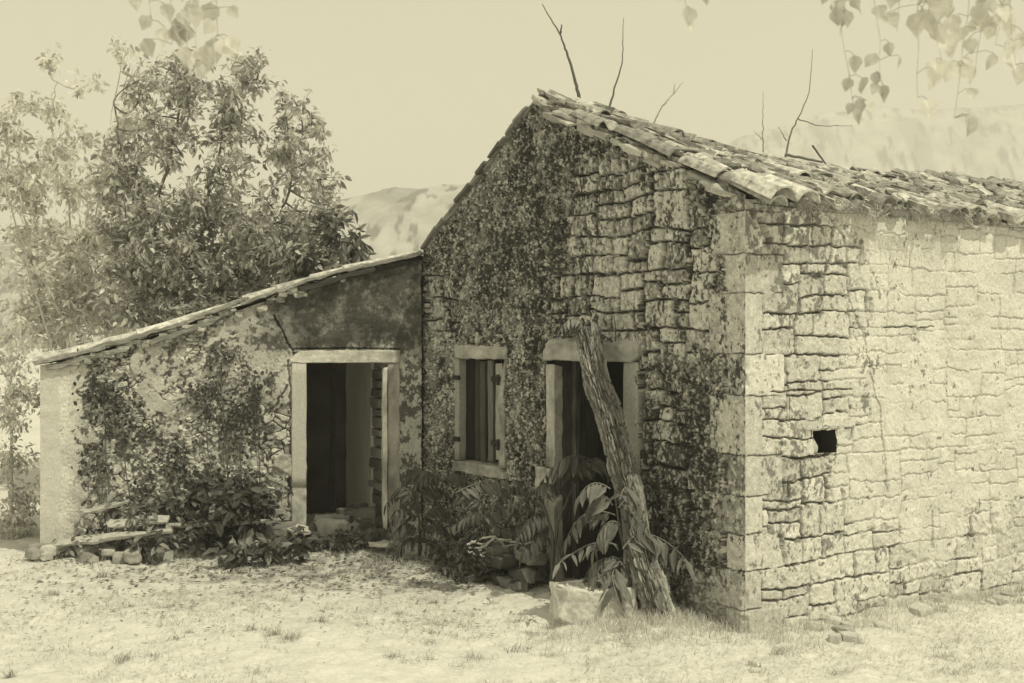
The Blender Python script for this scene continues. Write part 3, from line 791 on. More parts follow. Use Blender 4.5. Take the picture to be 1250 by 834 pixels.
# ================================================================= GROUND, HILLS, HAZE
def geo(c, inner, step, outer, k=1.22):
    xs = list(np.arange(-inner, inner + 1e-6, step)); s = step
    while xs[-1] < outer: s *= k; xs.append(xs[-1] + s); xs.insert(0, xs[0] - s)
    return c + np.array(xs)


gx = geo(-.5, 5.0, .03, 900); gy = geo(10.0, 3.4, .03, 900)
X, Y = np.meshgrid(gx, gy, indexing='ij')
near = np.exp(-((X / 9) ** 2 + ((Y - 10) / 9) ** 2))
Zg = ((fbm(X * .9, Y * .9, 300, 4) - .5) * .10 + (fbm(X * 5, Y * 5, 301, 4) - .5) * .045 + (fbm(X * 14, Y * 14, 305, 3) - .5) * .03) * np.clip(near * 1.3, 0, 1) - .01
inw = lambda o, d, n: (X - o[0]) * n[0] + (Y - o[1]) * n[1]
mound = lambda x, y, r_, h: h * np.exp(-(((X - x) ** 2 + (Y - y) ** 2) / r_ ** 2))
Zg += mound(1.0, 8.45, .5, .09) + mound(.2, 9.5, .7, .03)
Zg = np.where((X ** 2 + Y ** 2) > 200 ** 2, -1.0, Zg)
tg = .64 + (fbm(X * .8, Y * .8, 302, 4) - .5) * .10 + (fbm(X * 9, Y * 9, 303, 4) - .5) * .16
dk = np.exp(-(((X + 1.6) / 1.9) ** 2 + ((Y - 10.6) / 1.0) ** 2))
tg -= dk * (.12 + .28 * sst(.45, .65, fbm(X * 6, Y * 8, 304, 4)))
mb = MB(); mb.add(np.stack([X, Y, Zg], -1).reshape(-1, 3), grid_faces(len(gx), len(gy)), np.clip(tg, .08, .78).ravel())
ground = build('ground', mb, M_GROUND, smooth=True, origin=np.zeros(3)); tag(ground, 'pale dusty yard of bare earth in front of the house', 'ground', kind='structure')


def gz(x, y):
    i = np.clip(np.searchsorted(gx, x), 0, len(gx) - 1); j = np.clip(np.searchsorted(gy, y), 0, len(gy) - 1)
    return Zg[i, j]


def hill(name, label, pts, dist, depth, seed, tone):
    az = np.linspace(min(p[0] for p in pts), max(p[0] for p in pts), 900)
    hy = np.interp(az, [p[0] for p in pts], [p[1] for p in pts])
    rs = np.linspace(0, 1, 110); k = (az - CX) / F_PX
    R = dist + depth * rs
    Zr = np.empty((900, 110)); XX = np.empty_like(Zr); YY = np.empty_like(Zr)
    prof = np.sin(np.clip(rs / .55, 0, 1) * np.pi / 2) * np.where(rs > .55, 1 - ((rs - .55) / .45) ** 1.5 * .9, 1)
    ridge = (HY - hy) / F_PX * (dist + depth * .5) + 2.1
    for j in range(110):
        XX[:, j] = k * R[j]; YY[:, j] = R[j]
        Zr[:, j] = ridge * prof[j] - 3 * (1 - prof[j])
    Zr += (fbm(XX * .03, YY * .03, seed, 3) - .5) * 7 * prof[None] + (fbm(XX * .25, YY * .25, seed + 3, 2) - .5) * 1.2
    sh = np.maximum(sst(.58, .66, fbm(XX * .30, YY * .10, seed + 7, 4)), .55 * sst(.48, .62, fbm(XX * .05, YY * .03, seed + 17, 4)))
    mb = MB(); mb.add(np.stack([XX, YY, Zr], -1).reshape(-1, 3), grid_faces(900, 110), (tone * (1 - .8 * sh)).ravel())
    o = build(name, mb, M_HILL, smooth=True, origin=np.array([0, dist, 0.])); return tag(o, label, 'hill', kind='structure')


hill('hill', 'pale hazy hillside dotted with scrub beyond the shed roof', [(-500, 330), (-200, 300), (100, 290), (330, 262), (400, 243), (440, 232), (480, 223), (520, 224), (540, 222), (570, 226), (620, 240), (700, 250), (800, 280), (900, 330)], 330, 160, 400, .36)
hill('hill', 'very faint mountain slope behind the right end of the roof', [(700, 300), (800, 225), (900, 170), (950, 152), (1010, 136), (1080, 128), (1160, 132), (1250, 126), (1400, 126), (1700, 150), (2000, 260)], 740, 240, 430, .42)

# ================================================================= PLANTS
def tree(name, label, cat, group, root, stems, clumps, leaf_mat, tone, leaf=(.10, .16), wid=.42, per=320, bark=.12, droop=.5, shape='ovate', thick=.05):
    """root: base point; stems: list of polylines; clumps: (centre, radius)."""
    o = empty(name, root, label, cat, group)
    mb = MB(); nodes = []
    for st in stems:
        p = smoothpath(st, 26, .012)
        V, F = tube(p, np.linspace(thick, thick * .3, 26), 7); mb.add(V, F, bark); nodes.append(p)
    nodes = np.concatenate(nodes); lb = MB()
    for (c, rad) in clumps:
        c = np.asarray(c, float)
        low = nodes[nodes[:, 2] < c[2] + .1]; low = low if len(low) else nodes
        st = low[np.argmin(np.linalg.norm(low - c, axis=1))]
        m = (st + c) / 2 + RNG.normal(0, .08, 3) - UP * .05
        p = curve3(st, m, c, 10); V, F = tube(p, np.linspace(thick * .42, thick * .16, 10), 5); mb.add(V, F, bark)
        ntw = max(6, int(per / 13))
        for _ in range(ntw):
            d = rdir(1)[0]; d[2] = d[2] * .75 + .15
            tip = c + d * rad * RNG.uniform(.35, 1.35)
            s0 = p[RNG.integers(5, 10)]
            q = curve3(s0, (s0 + tip) / 2 + RNG.normal(0, .05, 3) * rad * 2, tip, 6)
            V, F = tube(q, np.linspace(thick * .14, thick * .06, 6), 3, cap=False); mb.add(V, F, bark)
            nl = int(per / ntw)
            t = RNG.uniform(.35, 1.0, nl); bi = np.clip((t * 5).astype(int), 0, 5)
            base = q[bi] + RNG.normal(0, .05, (nl, 3))
            td = rdir(nl) + d * .5 - UP * droop
            nr = rdir(nl) * .7 + UP * .8
            L = RNG.uniform(*leaf, nl)
            add_leaves(lb, base, td, nr, L, L * wid * RNG.uniform(.8, 1.2, nl), np.clip(RNG.lognormal(math.log(tone), .35, nl), .02, .85), .2, shape)
    build('trunk', mb, M_BARK if bark < .3 else M_TWIG, o); build('crown', lb, leaf_mat, o)
    return o


def cl(lst, Z, dz=.5): return [(P(x, y, Z + RNG.uniform(-dz, dz)), r_ * Z / F_PX) for (x, y, r_) in lst]


Zt = 15.0
R0 = P(195, 420, Zt); R0[2] = 0
fill = []
while len(fill) < 185:
    x, y = RNG.uniform(130, 405), RNG.uniform(60, 400)
    if ((x - 255) / 150) ** 2 + ((y - 245) / 185) ** 2 < 1 and RNG.random() < .6 + .4 * sst(120, 300, np.array(y)) and not (x > 370 and y < 130): fill.append((x, y, RNG.uniform(20, 34)))
fill += [(RNG.uniform(120, 420), RNG.uniform(255, 420), RNG.uniform(20, 34)) for _ in range(75)]
tree('broadleaf_tree', 'dense dark broadleaf tree rising behind the middle of the shed roof', 'tree', 'trees behind the shed', R0,
     [[R0, P(195, 400, Zt), P(180, 300, Zt), P(150, 190, Zt), P(140, 130, Zt)], [R0, P(200, 380, Zt), P(240, 320, Zt), P(262, 200, Zt), P(300, 100, Zt)],
      [R0, P(210, 390, Zt), P(290, 330, Zt), P(350, 250, Zt), P(365, 160, Zt)], [R0, P(196, 370, Zt), P(185, 280, Zt), P(215, 160, Zt), P(230, 80, Zt)]],
     cl([(230, 120, 30), (300, 100, 26), (352, 165, 26), (180, 150, 28), (300, 78, 20), (225, 80, 20), (385, 195, 16), (345, 120, 18), (320, 70, 14), (395, 160, 10), (380, 150, 12)] + fill, Zt, .9),
     M_TREE, .50, leaf=(.06, .14), wid=.42, per=74, bark=.2, thick=.035)
R1 = P(405, 430, 14.2); R1[2] = 0
tree('leafy_shrub', 'small dark leafy bush standing over the upper end of the shed roof', 'shrub', None, R1,
     [[R1, P(405, 400, 14.2), P(400, 330, 14.2), P(408, 280, 14.2)], [R1, P(410, 390, 14.2), P(430, 330, 14.2)]],
     cl([(410, 285, 26), (385, 320, 28), (432, 300, 18), (400, 262, 16), (420, 325, 24), (365, 345, 24), (395, 345, 24), (440, 325, 12)], 14.2, .2), M_LEAF, .2, leaf=(.10, .18), per=120, bark=.08, thick=.03)
R2 = P(70, 430, 16.5); R2[2] = 0  # fade toward the left edge put into this tree's leaf colour
tree('edge_faded_tree', 'tree at the outer left with the edge fade put into its pale leaves, behind the low end of shed', 'tree', 'trees behind the shed', R2,
     [[R2, P(75, 400, 16.5), P(90, 280, 16.5), P(60, 150, 16.5), P(70, 100, 16.5)], [R2, P(80, 390, 16.5), P(120, 260, 16.5), P(140, 120, 16.5)], [R2, P(60, 380, 16.5), P(30, 260, 16.5), P(10, 180, 16.5)]],
     cl([(60, 130, 26), (110, 100, 26), (150, 60, 18), (170, 110, 20), (70, 70, 16)] + [(RNG.uniform(0, 160), RNG.uniform(120, 400), RNG.uniform(22, 34)) for _ in range(84)] + [(RNG.uniform(0, 190), RNG.uniform(290, 415), RNG.uniform(22, 34)) for _ in range(42)], 16.5, .8), M_PALE_FADE, .78, leaf=(.07, .14), per=85, bark=.5, thick=.022)
for k, (lst, lab) in enumerate((([(15, 430, 34), (25, 480, 30), (8, 500, 34)], 'bush with the edge fade put into its pale leaves, against the upper outer corner of the shed, at the picture edge'),
                               ([(12, 560, 34), (25, 610, 30), (5, 640, 34), (25, 655, 22)], 'low bush with the edge fade put into its pale leaves, beside the foot of the shed corner, at the picture edge'))):
    Rb = P(lst[0][0], 600, 12.4); Rb[2] = 0  # these bushes take the same edge fade in their leaf colour
    tree('edge_faded_bush', lab, 'bush', 'edge faded bushes beside the shed', Rb, [[Rb, P(lst[0][0], lst[0][1] + 40, 12.4), P(lst[1][0], lst[1][1], 12.4)]], cl(lst, 12.4, .2), M_PALE_FADE, .66, leaf=(.04, .09), per=330, bark=.5, thick=.02)
# low growth behind the shed's back, so the yard does not end at a bare edge
for k, (x, y, Z, n_, tn) in enumerate(((-9, 17, 0, 5, .36), (-3.2, 20, 0, 4, .30), (-6.2, 19, 0, 5, .33))):
    c = [(np.array([x + RNG.uniform(-.9, .9), y + RNG.uniform(-.6, .6), RNG.uniform(.6, 2.0)]), .75) for _ in range(n_ + 2)]
    tree('background_bush', ('broad pale bush far left of the pale tree, beyond the shed', 'bushy green shrub far behind the shed and the dark tree', 'wide shrub behind the pale and dark trees')[k], 'bush', 'bushes behind the shed',
         np.array([x, y, 0.]), [[np.array([x, y, 0.]), np.array([x + .1, y, .8]), np.array([x, y, 1.6])]], c, M_PALE_FADE, tn, leaf=(.10, .18), per=260, bark=.2, thick=.05)


# pinnate fronds
def frond(mb, sb, pts, Lf, tone, n=11, hang=.8, wd=.27):
    p = curve3(*pts, 30) if len(pts) == 3 else smoothpath(pts, 30)
    V, F = tube(p, np.linspace(.006, .002, 30), 4, cap=False); sb.add(V, F, tone * 1.2)
    tg = np.gradient(p, axis=0); tg /= np.linalg.norm(tg, axis=1)[:, None]
    t = np.linspace(.12, .97, n); bi = (t * 29).astype(int)
    base = np.repeat(p[bi], 2, 0); tt = np.repeat(tg[bi], 2, 0)
    sd = np.cross(tt, UP); sd /= np.linalg.norm(sd, axis=1)[:, None] + 1e-6
    sg = np.tile([1, -1], n)[:, None]
    d = sd * sg * .8 + tt * .55 - UP * hang + RNG.normal(0, .13, base.shape)
    nr = np.cross(d, tt) * -sg; nr = np.where(nr[:, 2:] < 0, -nr, nr) + RNG.normal(0, .12, base.shape)
    prof = np.repeat(.55 + .6 * np.sin(np.linspace(.25, .95, n) * np.pi), 2)
    L = Lf * prof * RNG.uniform(.85, 1.15, len(base))
    add_leaves(mb, base, d, nr, L, L * wd, np.clip(tone * RNG.uniform(.7, 1.4, len(base)), .03, .5), .22, 'lance')
    add_leaves(mb, p[-1:], tg[-1:] - UP * .4, np.array([[0, 0, 1.]]), np.array([Lf]), np.array([Lf * wd]), np.array([tone]), .2, 'lance')


def pinnate(name, label, root, stems, fronds, Z, tone, group='feather leaved saplings along the gable foot', Lf=.16, n=9, hang=.8):
    o = empty(name, root, label, 'sapling', group); sb = MB(); lb = MB()
    for st in stems:
        p = smoothpath([root] + [P(x, y, Z + (zz if len(q) > 2 else 0)) for q in st for (x, y, zz) in [(q + (0,))[:3]]], 20, .003)
        V, F = tube(p, np.linspace(.016, .006, 20), 6); sb.add(V, F, .10)
    for f in fronds:
        pts = [P(x, y, Z + RNG.uniform(-.12, .12)) for (x, y) in f[:3]]; pts[2] = pts[2] + np.array([0, RNG.uniform(-.25, .05), 0])
        kw = f[3] if len(f) > 3 else {}
        frond(lb, sb, pts, kw.get('L', Lf), kw.get('t', tone), kw.get('n', n), kw.get('h', hang))
    build('stem', sb, M_TWIG, o); build('foliage', lb, M_LEAF, o)
    return o


ra = P(775, 738, 8.72); ra[2] = .02
pinnate('pinnate_sapling', 'sapling with big drooping leaves at the foot of the leaning trunk', ra,
        [[(768, 700), (757, 650), (750, 600)], [(785, 700), (772, 655)]],
        [((751, 629), (716, 627), (693, 655), dict(L=.15)), ((753, 666), (722, 664), (683, 684), dict(L=.15, h=.35, t=.26)), ((774, 652), (805, 657), (833, 678), dict(L=.2, n=6, t=.17)),
         ((748, 617), (733, 604), (719, 618)), ((745, 597), (725, 590), (708, 602)), ((765, 690), (748, 700), (757, 738), dict(L=.24, n=5, t=.2)),
         ((760, 682), (730, 685), (716, 705)), ((755, 620), (770, 612), (780, 640)), ((760, 670), (785, 650), (806, 668)), ((765, 680), (790, 690), (800, 712)),
         ((757, 640), (740, 640), (725, 668)), ((760, 690), (745, 680), (728, 700)), ((757, 610), (765, 595), (775, 610))], 8.70, .15, Lf=.17, n=7)
rb = P(672, 712, 9.55); rb[2] = .02
pinnate('pinnate_sapling', 'sapling arching a dark feathered leaf across the house doorway', rb,
        [[(676, 660), (668, 625), (652, 600), (640, 588)], [(680, 640), (705, 580)]],
        [((738, 580), (702, 556), (664, 582), dict(L=.17, n=10, h=1.0)), ((700, 582), (730, 560), (756, 592), dict(L=.15)), ((655, 603), (664, 590), (684, 596)),
         ((668, 625), (650, 632), (634, 650)), ((672, 640), (655, 655), (640, 672)), ((705, 585), (690, 575), (672, 600), dict(L=.13))], 9.45, .09, Lf=.14, n=12)
rc_ = P(598, 690, 10.35); rc_[2] = .02
pinnate('pinnate_sapling', 'sapling spreading long ribbed leaves below the shuttered window', rc_,
        [[(595, 650), (590, 620)], [(610, 655), (630, 620)]],
        [((556, 602), (590, 588), (628, 586), dict(L=.15, n=11)), ((583, 633), (614, 619), (650, 606), dict(L=.16, n=9)), ((550, 645), (572, 630), (590, 624)), ((614, 655), (633, 640), (660, 636)),
         ((590, 620), (575, 600), (555, 610)), ((600, 640), (625, 650), (645, 668)), ((590, 650), (570, 655), (552, 672)), ((598, 640), (615, 600), (640, 596)), ((600, 660), (640, 655), (660, 675))], 10.25, .14, Lf=.13, n=13)
rd = P(512, 680, 11.2); rd[2] = .02
pinnate('pinnate_sapling', 'dark bushy sapling beside the right jamb of the shed doorway', rd,
        [[(512, 640), (505, 600)], [(520, 640), (540, 590)]],
        [((505, 610), (490, 595), (472, 615)), ((505, 620), (525, 596), (548, 606)), ((540, 590), (520, 575), (500, 585)), ((540, 590), (555, 578), (572, 590)), ((512, 650), (492, 640), (476, 662)),
         ((512, 650), (535, 640), (552, 660)), ((505, 600), (515, 585), (535, 580)), ((508, 635), (490, 620), (478, 640)), ((515, 640), (530, 620), (555, 632)), ((515, 660), (530, 662), (545, 680)), ((508, 660), (495, 660), (480, 680))], 11.1, .10, Lf=.13, n=12)


# broad low bushes with big lobed leaves at the shed foot
def low_bush(label, lst, Z, tone, per, leaf, group='low weeds along the shed foot', spread=.2, name='weedy_bush'):
    root = P(lst[0][0], 670, Z); root[2] = .0
    tops = [P(x, y, Z) for (x, y, _) in lst]
    tree(name, label, 'bush', group, root, [[root, (root + t) / 2 + UP * .05, t] for t in tops], cl(lst, Z, spread), M_LEAF, tone, leaf=leaf, wid=.5, per=per, bark=.1, droop=.45, thick=.02)


low_bush('dark weedy bush with broad leaves left of the shed doorway', [(270, 620, 34), (310, 610, 28), (300, 650, 28), (250, 600, 24), (340, 655, 20), (265, 655, 26)], 11.45, .10, 120, (.09, .17))
low_bush('drooping broad leaved weed among the boards at the shed foot', [(185, 660, 20), (215, 665, 18), (160, 672, 14), (195, 652, 14)], 11.15, .20, 45, (.09, .15))
low_bush('bushy weed half hiding the lowest long board at the shed foot', [(95, 665, 15), (120, 655, 16), (75, 675, 12), (140, 672, 14)], 11.25, .26, 40, (.04, .08))
low_bush('upright weed growing up the shed wall behind the boards', [(235, 640, 20), (215, 615, 20), (170, 625, 20), (140, 610, 16)], 11.4, .2, 100, (.06, .12))
low_bush('small weed right of the long boards, below the shed wall', [(330, 668, 18), (290, 676, 16), (365, 660, 14)], 11.0, .14, 70, (.09, .15))
low_bush('tangle of dark weeds beneath the stone bench and window', [(560, 680, 22), (640, 690, 22), (660, 700, 16), (590, 672, 18), (535, 672, 14)], 10.0, .06, 110, (.05, .1), None)
low_bush('small dark weed against the gable right of the leaning trunk', [(836, 690, 16), (842, 712, 14), (832, 665, 12)], 8.85, .06, 120, (.03, .06), None)
low_bush('little dark fern sprouting from the gable beside the trunk', [(798, 590, 9), (803, 600, 8)], 9.05, .07, 60, (.04, .08), None)
low_bush('dark creeping weed in front of the rubble in the shed doorway', [(385, 668, 12), (420, 655, 14), (448, 650, 12)], 11.55, .07, 70, (.05, .1), None)

# creeper patches on the shed wall
mb = MB(); sb = MB()
for (x, y, r_, n_) in ((125, 480, .24, 260), (150, 510, .22, 200), (290, 520, .26, 260), (250, 480, .22, 180), (215, 560, .26, 220), (290, 590, .28, 320), (310, 470, .2, 150), (180, 600, .26, 220), (120, 560, .2, 120), (270, 440, .2, 120)):
    u, z = pS(x, y)
    n_ = int(n_ * .62); uu = u + RNG.normal(0, r_ * .42, n_); zz = z + RNG.normal(0, r_ * .55, n_)
    ok = (uu > .1) & (uu < SD_OUT[0] - .05) & (zz > .05) & (zz < np.interp(uu, TU, TZ) - .12); uu = uu[ok]; zz = zz[ok]; n_ = len(uu)
    hh = .03 + RNG.uniform(0, .04, n_)
    base = np.stack([S_L[0] + SD[0] * uu + NS[0] * hh, S_L[1] + SD[1] * uu + NS[1] * hh, zz], 1)
    td = np.stack([RNG.normal(0, .7, n_), RNG.normal(-.25, .2, n_), RNG.normal(-.7, .4, n_)], 1)
    nr = np.tile(v3(NS, .5), (n_, 1)) + RNG.normal(0, .35, (n_, 3)); L = RNG.uniform(.025, .06, n_)
    add_leaves(mb, base, td, nr, L, L * .7, np.clip(RNG.lognormal(math.log(.08), .5, n_), .03, .5), .15)
    p = smoothpath([v3(S_L + SD * (u + .1) + NS * .02, .0), v3(S_L + SD * (u + .05) + NS * .035, z * .5), v3(S_L + SD * u + NS * .03, z)], 14, .008)
    V, F = tube(p, .006, 5); sb.add(V, F, .12)
cr = empty('wall_creeper', v3(S_L + SD * 1.3, 0), 'patchy small leaved creeper clinging to the shed wall left of its doorway', 'creeper')
build('stem', sb, M_TWIG, cr); build('foliage', mb, M_LEAF, cr)

# ---------------------------------------------------------------- leaning dead trunk
tb = np.array([1.135, 8.50, -.06]); tt_ = P(716, 402, 9.42)
nr_, nt = 460, 240
t = np.linspace(0, 1, nr_); ax = tt_ - tb; Lx = np.linalg.norm(ax); ax /= Lx
e1 = np.cross(ax, [0, 1, 0]); e1 /= np.linalg.norm(e1); e2 = np.cross(ax, e1)
th = np.linspace(0, 2 * np.pi, nt, endpoint=False)
TT, TH = np.meshgrid(t, th, indexing='ij')
bow = .02 * np.sin(TT * np.pi) + .02 * np.sin(TT * 9)
rad = .112 - .010 * TT + .006 * np.exp(-TT * 12) + .008 * np.sin(TH * 3 + TT * 6) + .01 * np.sin(TT * 23 + 2 * np.cos(TH))
cs, sn = np.cos(TH), np.sin(TH)
a1 = TH * 3.5; ridg = np.abs(fbm(cs * 7 + 20 + .5 * np.sin(TT * 11), sn * 7 + TT * 4.5 + 20, 501, 4) - .5) * 2
r2 = np.abs(fbm(cs * 17 + 60, sn * 17 + TT * 22 + 60, 505, 3) - .5) * 2
rad = rad + .022 * np.exp(-TT * 18) * (.5 + .5 * np.sin(TH * 4 + 1)) ** 2
for (kt, kh, ks, ka) in ((.28, 4.2, .3, .030), (.55, 5.0, .25, .028), (.72, 3.9, .28, .032), (.83, 5.3, .3, .03), (.42, 3.4, .2, .022), (.93, 4.5, .4, .03)):
    dk_ = np.abs((TH - kh + np.pi) % (2 * np.pi) - np.pi); q_ = np.hypot((TT - kt) * 2.42 / .1, dk_ / ks * .6); rad = rad + ka * np.exp(-q_ ** 2) - ka * .9 * np.exp(-(q_ * 2.4) ** 2)
wk1, wk2, wid_ = worley(TH / 6.2832 * 13 + .8 * fbm(TT * 9, TH * 0, 520, 3), TT * 17 + fbm(cs * 3 + 5, sn * 3 + TT * 12, 521, 3) * 2.2, 522)
plate = sst(.0, .22, wk2 - wk1); rad = rad - .016 * (1 - plate) + .012 * (wid_ - .5)
rad = rad - .020 * (1 - sst(.0, .2, ridg)) - .016 * (1 - sst(0, .3, r2)) + .022 * (fbm(cs * 14 + 9, TT * 40 + sn * 14, 508, 3) - .5)
gash = sst(.25, .05, np.abs((TH - 1.9 - .3 * np.sin(TT * 5)) % (2 * np.pi))) * sst(.15, .3, TT) * sst(.95, .7, TT)
rad -= .03 * gash
endj = (fbm(cs * 3, sn * 3, 511, 3) - .5) * .25 * sst(.9, 1, TT)
cen = tb + ax * (TT * Lx + endj)[..., None] + e1 * bow[..., None]
VV = cen + rad[..., None] * (e1 * cs[..., None] + e2 * sn[..., None])
i = np.arange(nr_ - 1)[:, None] * nt; j = np.arange(nt)[None]; k2 = (j + 1) % nt
F = np.stack([i + j, i + k2, i + nt + k2, i + nt + j], -1).reshape(-1, 4)
ton = .26 + .26 * (ridg - .3) + .2 * (r2 - .3) + .12 * (wid_ - .5) - .12 * (1 - plate) + .10 * (fbm(cs * 8, TT * 20 + sn * 8, 512, 3) - .5); ton = ton + .10 * sst(.25, .0, TT)  # last term lightens the foot so it looks lit, painted into the bark
mb = MB(); mb.add(VV.reshape(-1, 3), [F, np.array([list(range(nt))]), np.array([[(nr_ - 1) * nt + q for q in range(nt)][::-1]])], np.clip(ton, .05, .5).ravel())
trunk = build('dead_trunk', mb, M_BARK, smooth=True, origin=tb); tag(trunk, 'thick barked dead tree trunk leaning across the house doorway', 'tree trunk')
sb = MB(); lb = MB()
for pts in ([P(716, 402, 9.42), P(708, 398, 9.4), P(700, 412, 9.4)], [P(750, 428, 9.5), P(752, 410, 9.45), P(750, 385, 9.42)], [P(752, 428, 9.5), P(768, 420, 9.45), P(790, 410, 9.4)], [P(752, 420, 9.5), P(735, 408, 9.45), P(712, 398, 9.4)],
            [P(735, 480, 9.2), P(722, 480, 9.15), P(716, 488, 9.15)]):
    p = smoothpath(pts, 10, .002); V, F = tube(p, np.linspace(.008, .003, 10), 5); sb = MB(); sb.add(V, F, .10); build('twig', sb, M_TWIG, trunk)
c = P(712, 402, 9.4); n_ = 46
V, F = rough_block(c, [1, 0, 0], [0, 1, 0], UP, (.16, .12, .05), 4, .5, .01); lb.add(V, F, .1)
base = c + RNG.uniform(-1, 1, (n_, 3)) * np.array([.07, .05, .018]); td = rdir(n_) + np.array([-.4, -.3, -.5])
add_leaves(lb, base, td, rdir(n_) + UP, RNG.uniform(.05, .10, n_), RNG.uniform(.02, .05, n_), RNG.uniform(.06, .28, n_), .3, 'lance')
build('sprout', lb, M_LEAF, trunk)
for q in ([P(716, 402, 9.4), P(702, 388, 9.35), P(684, 402, 9.3), .10, .24, 8], [P(786, 412, 9.4), P(800, 402, 9.35), P(812, 412, 9.3), .07, .24, 7]):
    lb = MB(); frond(lb, lb, q[:3], *q[3:]); build('frond', lb, M_LEAF, trunk)

# ---------------------------------------------------------------- stones, boards, sticks
def stone(label, c, size, tone, seed, name='loose_stone', group=None, cuts=9, amp=.03, rz=None, rnd=.35, fr=5, chips=7):
    a = RNG.uniform(0, 6.28) if rz is None else rz
    ax = np.array([math.cos(a), math.sin(a), RNG.uniform(-.12, .12)]); ax /= np.linalg.norm(ax); ay = np.cross(UP, ax); ay /= np.linalg.norm(ay); az = np.cross(ax, ay)
    V, F = rough_block(c, ax, ay, az, np.array(size) * 1.12, cuts, rnd, amp * .6, seed, fr, chips); mb = MB(); mb.add(V, F, np.array([tone * (1 + .35 * mn.noise(Vector(p * 8))) for p in V]))
    return tag(build(name, mb, M_STONE, smooth=False), label, 'stone', group)


stone('large pale limestone block lying at the foot of the leaning trunk', np.array([.60, 8.80, .10]), (.52, .36, .27), .60, 5, 'limestone_block', amp=.035, rz=.12, rnd=.1, cuts=26, fr=7, chips=4)
stone('pale pointed stone under the boards at the shed foot', P(163, 676, 11.0), (.16, .14, .12), .4, 9, amp=.05)
for k, (x, y, Z, s) in enumerate(((395, 640, 11.85, .2), (415, 636, 12.0, .24), (440, 634, 12.0, .22), (405, 650, 11.7, .26), (430, 650, 11.75, .24), (452, 645, 11.9, .2), (425, 628, 12.2, .16), (445, 655, 11.7, .16), (385, 655, 11.65, .18), (412, 660, 11.6, .14), (462, 655, 11.8, .13), (437, 622, 12.3, .14))):
    stone('grey rubble stone heaped inside the shed doorway', P(x, y, Z), (s * 1.3, s, s * .8), RNG.uniform(.07, .17), k, 'rubble_stone', 'rubble heaped in the shed doorway', 8, .06)
stone('flat pale slab on the ground by the right jamb of the shed', P(470, 664, 11.5), (.26, .2, .035), .55, 5, 'flat_slab', amp=.012)
stone('flat slab resting on a ledge left of the shed doorway', P(362, 646, 11.5), (.34, .2, .035), .5, 6, 'flat_slab', amp=.012)
stone('dark rounded stone beneath the slab left of the shed doorway', P(345, 655, 11.55), (.35, .25, .22), .2, 7, amp=.04)
for k in range(34):
    x = RNG.uniform(60, 345); Z = RNG.uniform(11.3, 11.6); s = RNG.uniform(.06, .15)
    c = P(x, 660, Z); c[2] = s * .15 + (RNG.uniform(0, .12) if k % 2 else 0); c[1] = max(c[1], 0) + (c[0] + 1.5) * .12
    stone('rough fallen stone in the rubble strip along the shed foot', c, (s * 1.4, s, s * .8), RNG.uniform(.28, .55), k, 'rubble_stone', 'fallen stones along the shed foot', 5, .03)
for k in range(22):
    a_, b_ = RNG.uniform(-.05, 1.0), RNG.uniform(.05, .45); s = RNG.uniform(.04, .11)
    q = C0 + ED * (a_ * 3.6) + NE * b_; stone('small stone half sunk in the ground along the sunlit wall', np.array([q[0], q[1], gz(*q) + s * .15]), (s * 1.4, s, s * .6), RNG.uniform(.4, .6), k, 'small_stone', 'stones along the sunlit wall', 4, .015)

# stone bench under the window
bc = P(615, 690, 10.2); mb = MB()
for k in range(60):
    u = RNG.uniform(-.55, .55); w = RNG.uniform(-.22, .22); z = RNG.choice([.05, .14, .22, .28]); s = RNG.uniform(.07, .18)
    V, F = rough_block(np.array([bc[0], bc[1], 0]) + v3(GD) * u + v3(NG) * w + UP * z, v3(GD), v3(NG), UP, (s * 1.5, s, .10), 6, .3, .03, k, 9, 5); mb.add(V, F, RNG.uniform(.06, .22))
tag(build('stone_bench', mb, M_STONE, smooth=True), 'low dry stone bench below the shuttered window, littered with sticks', 'bench')


def stick(label, a, b, r_, tone, name='dry_stick', group=None, cat='stick', sides=6, jit=.01):
    p = smoothpath([a, (np.asarray(a) + b) / 2 + RNG.normal(0, jit * 2, 3), b], 12, jit * .4); V, F = tube(p, np.linspace(r_, r_ * .7, 12), sides)
    mb = MB(); mb.add(V, F, tone); return tag(build(name, mb, M_TWIG), label, cat, group)


for k, (x0, y0, x1, y1) in enumerate(((570, 668, 605, 658), (588, 668, 625, 662), (600, 674, 648, 671), (578, 680, 604, 660), (610, 664, 640, 676), (596, 684, 622, 668), (565, 674, 592, 682), (572, 672, 630, 668), (585, 678, 618, 684), (600, 660, 655, 672), (620, 678, 652, 664), (575, 664, 612, 680), (592, 670, 600, 690), (630, 672, 660, 684))):
    stick('thin dry stick lying on top of the stone bench', P(x0, y0, 10.0) + UP * .02, P(x1, y1, 9.95) + UP * .02, .012, RNG.uniform(.3, .5), group='sticks on the stone bench')
stick('short pale stick propped by the right jamb of the shed', P(478, 664, 11.4), P(492, 650, 11.3), .014, .5)
stick('stubby grey post standing left of the house doorway', np.array([*P(684, 700, 9.75)[:2], -.03]), P(679, 668, 9.72), .05, .22, 'short_post', cat='post', sides=9)
stick('slender bare cane leaning at the outer left above the shed corner', P(66, 440, 11.9), P(-2, 190, 12.2), .011, .30, 'bare_cane', cat='cane', jit=.03)
stick('dark crooked twig rising from the weeds beside the doorway', P(672, 665, 9.6), P(640, 590, 9.6), .010, .05, 'bare_twig', cat='twig', jit=.03)


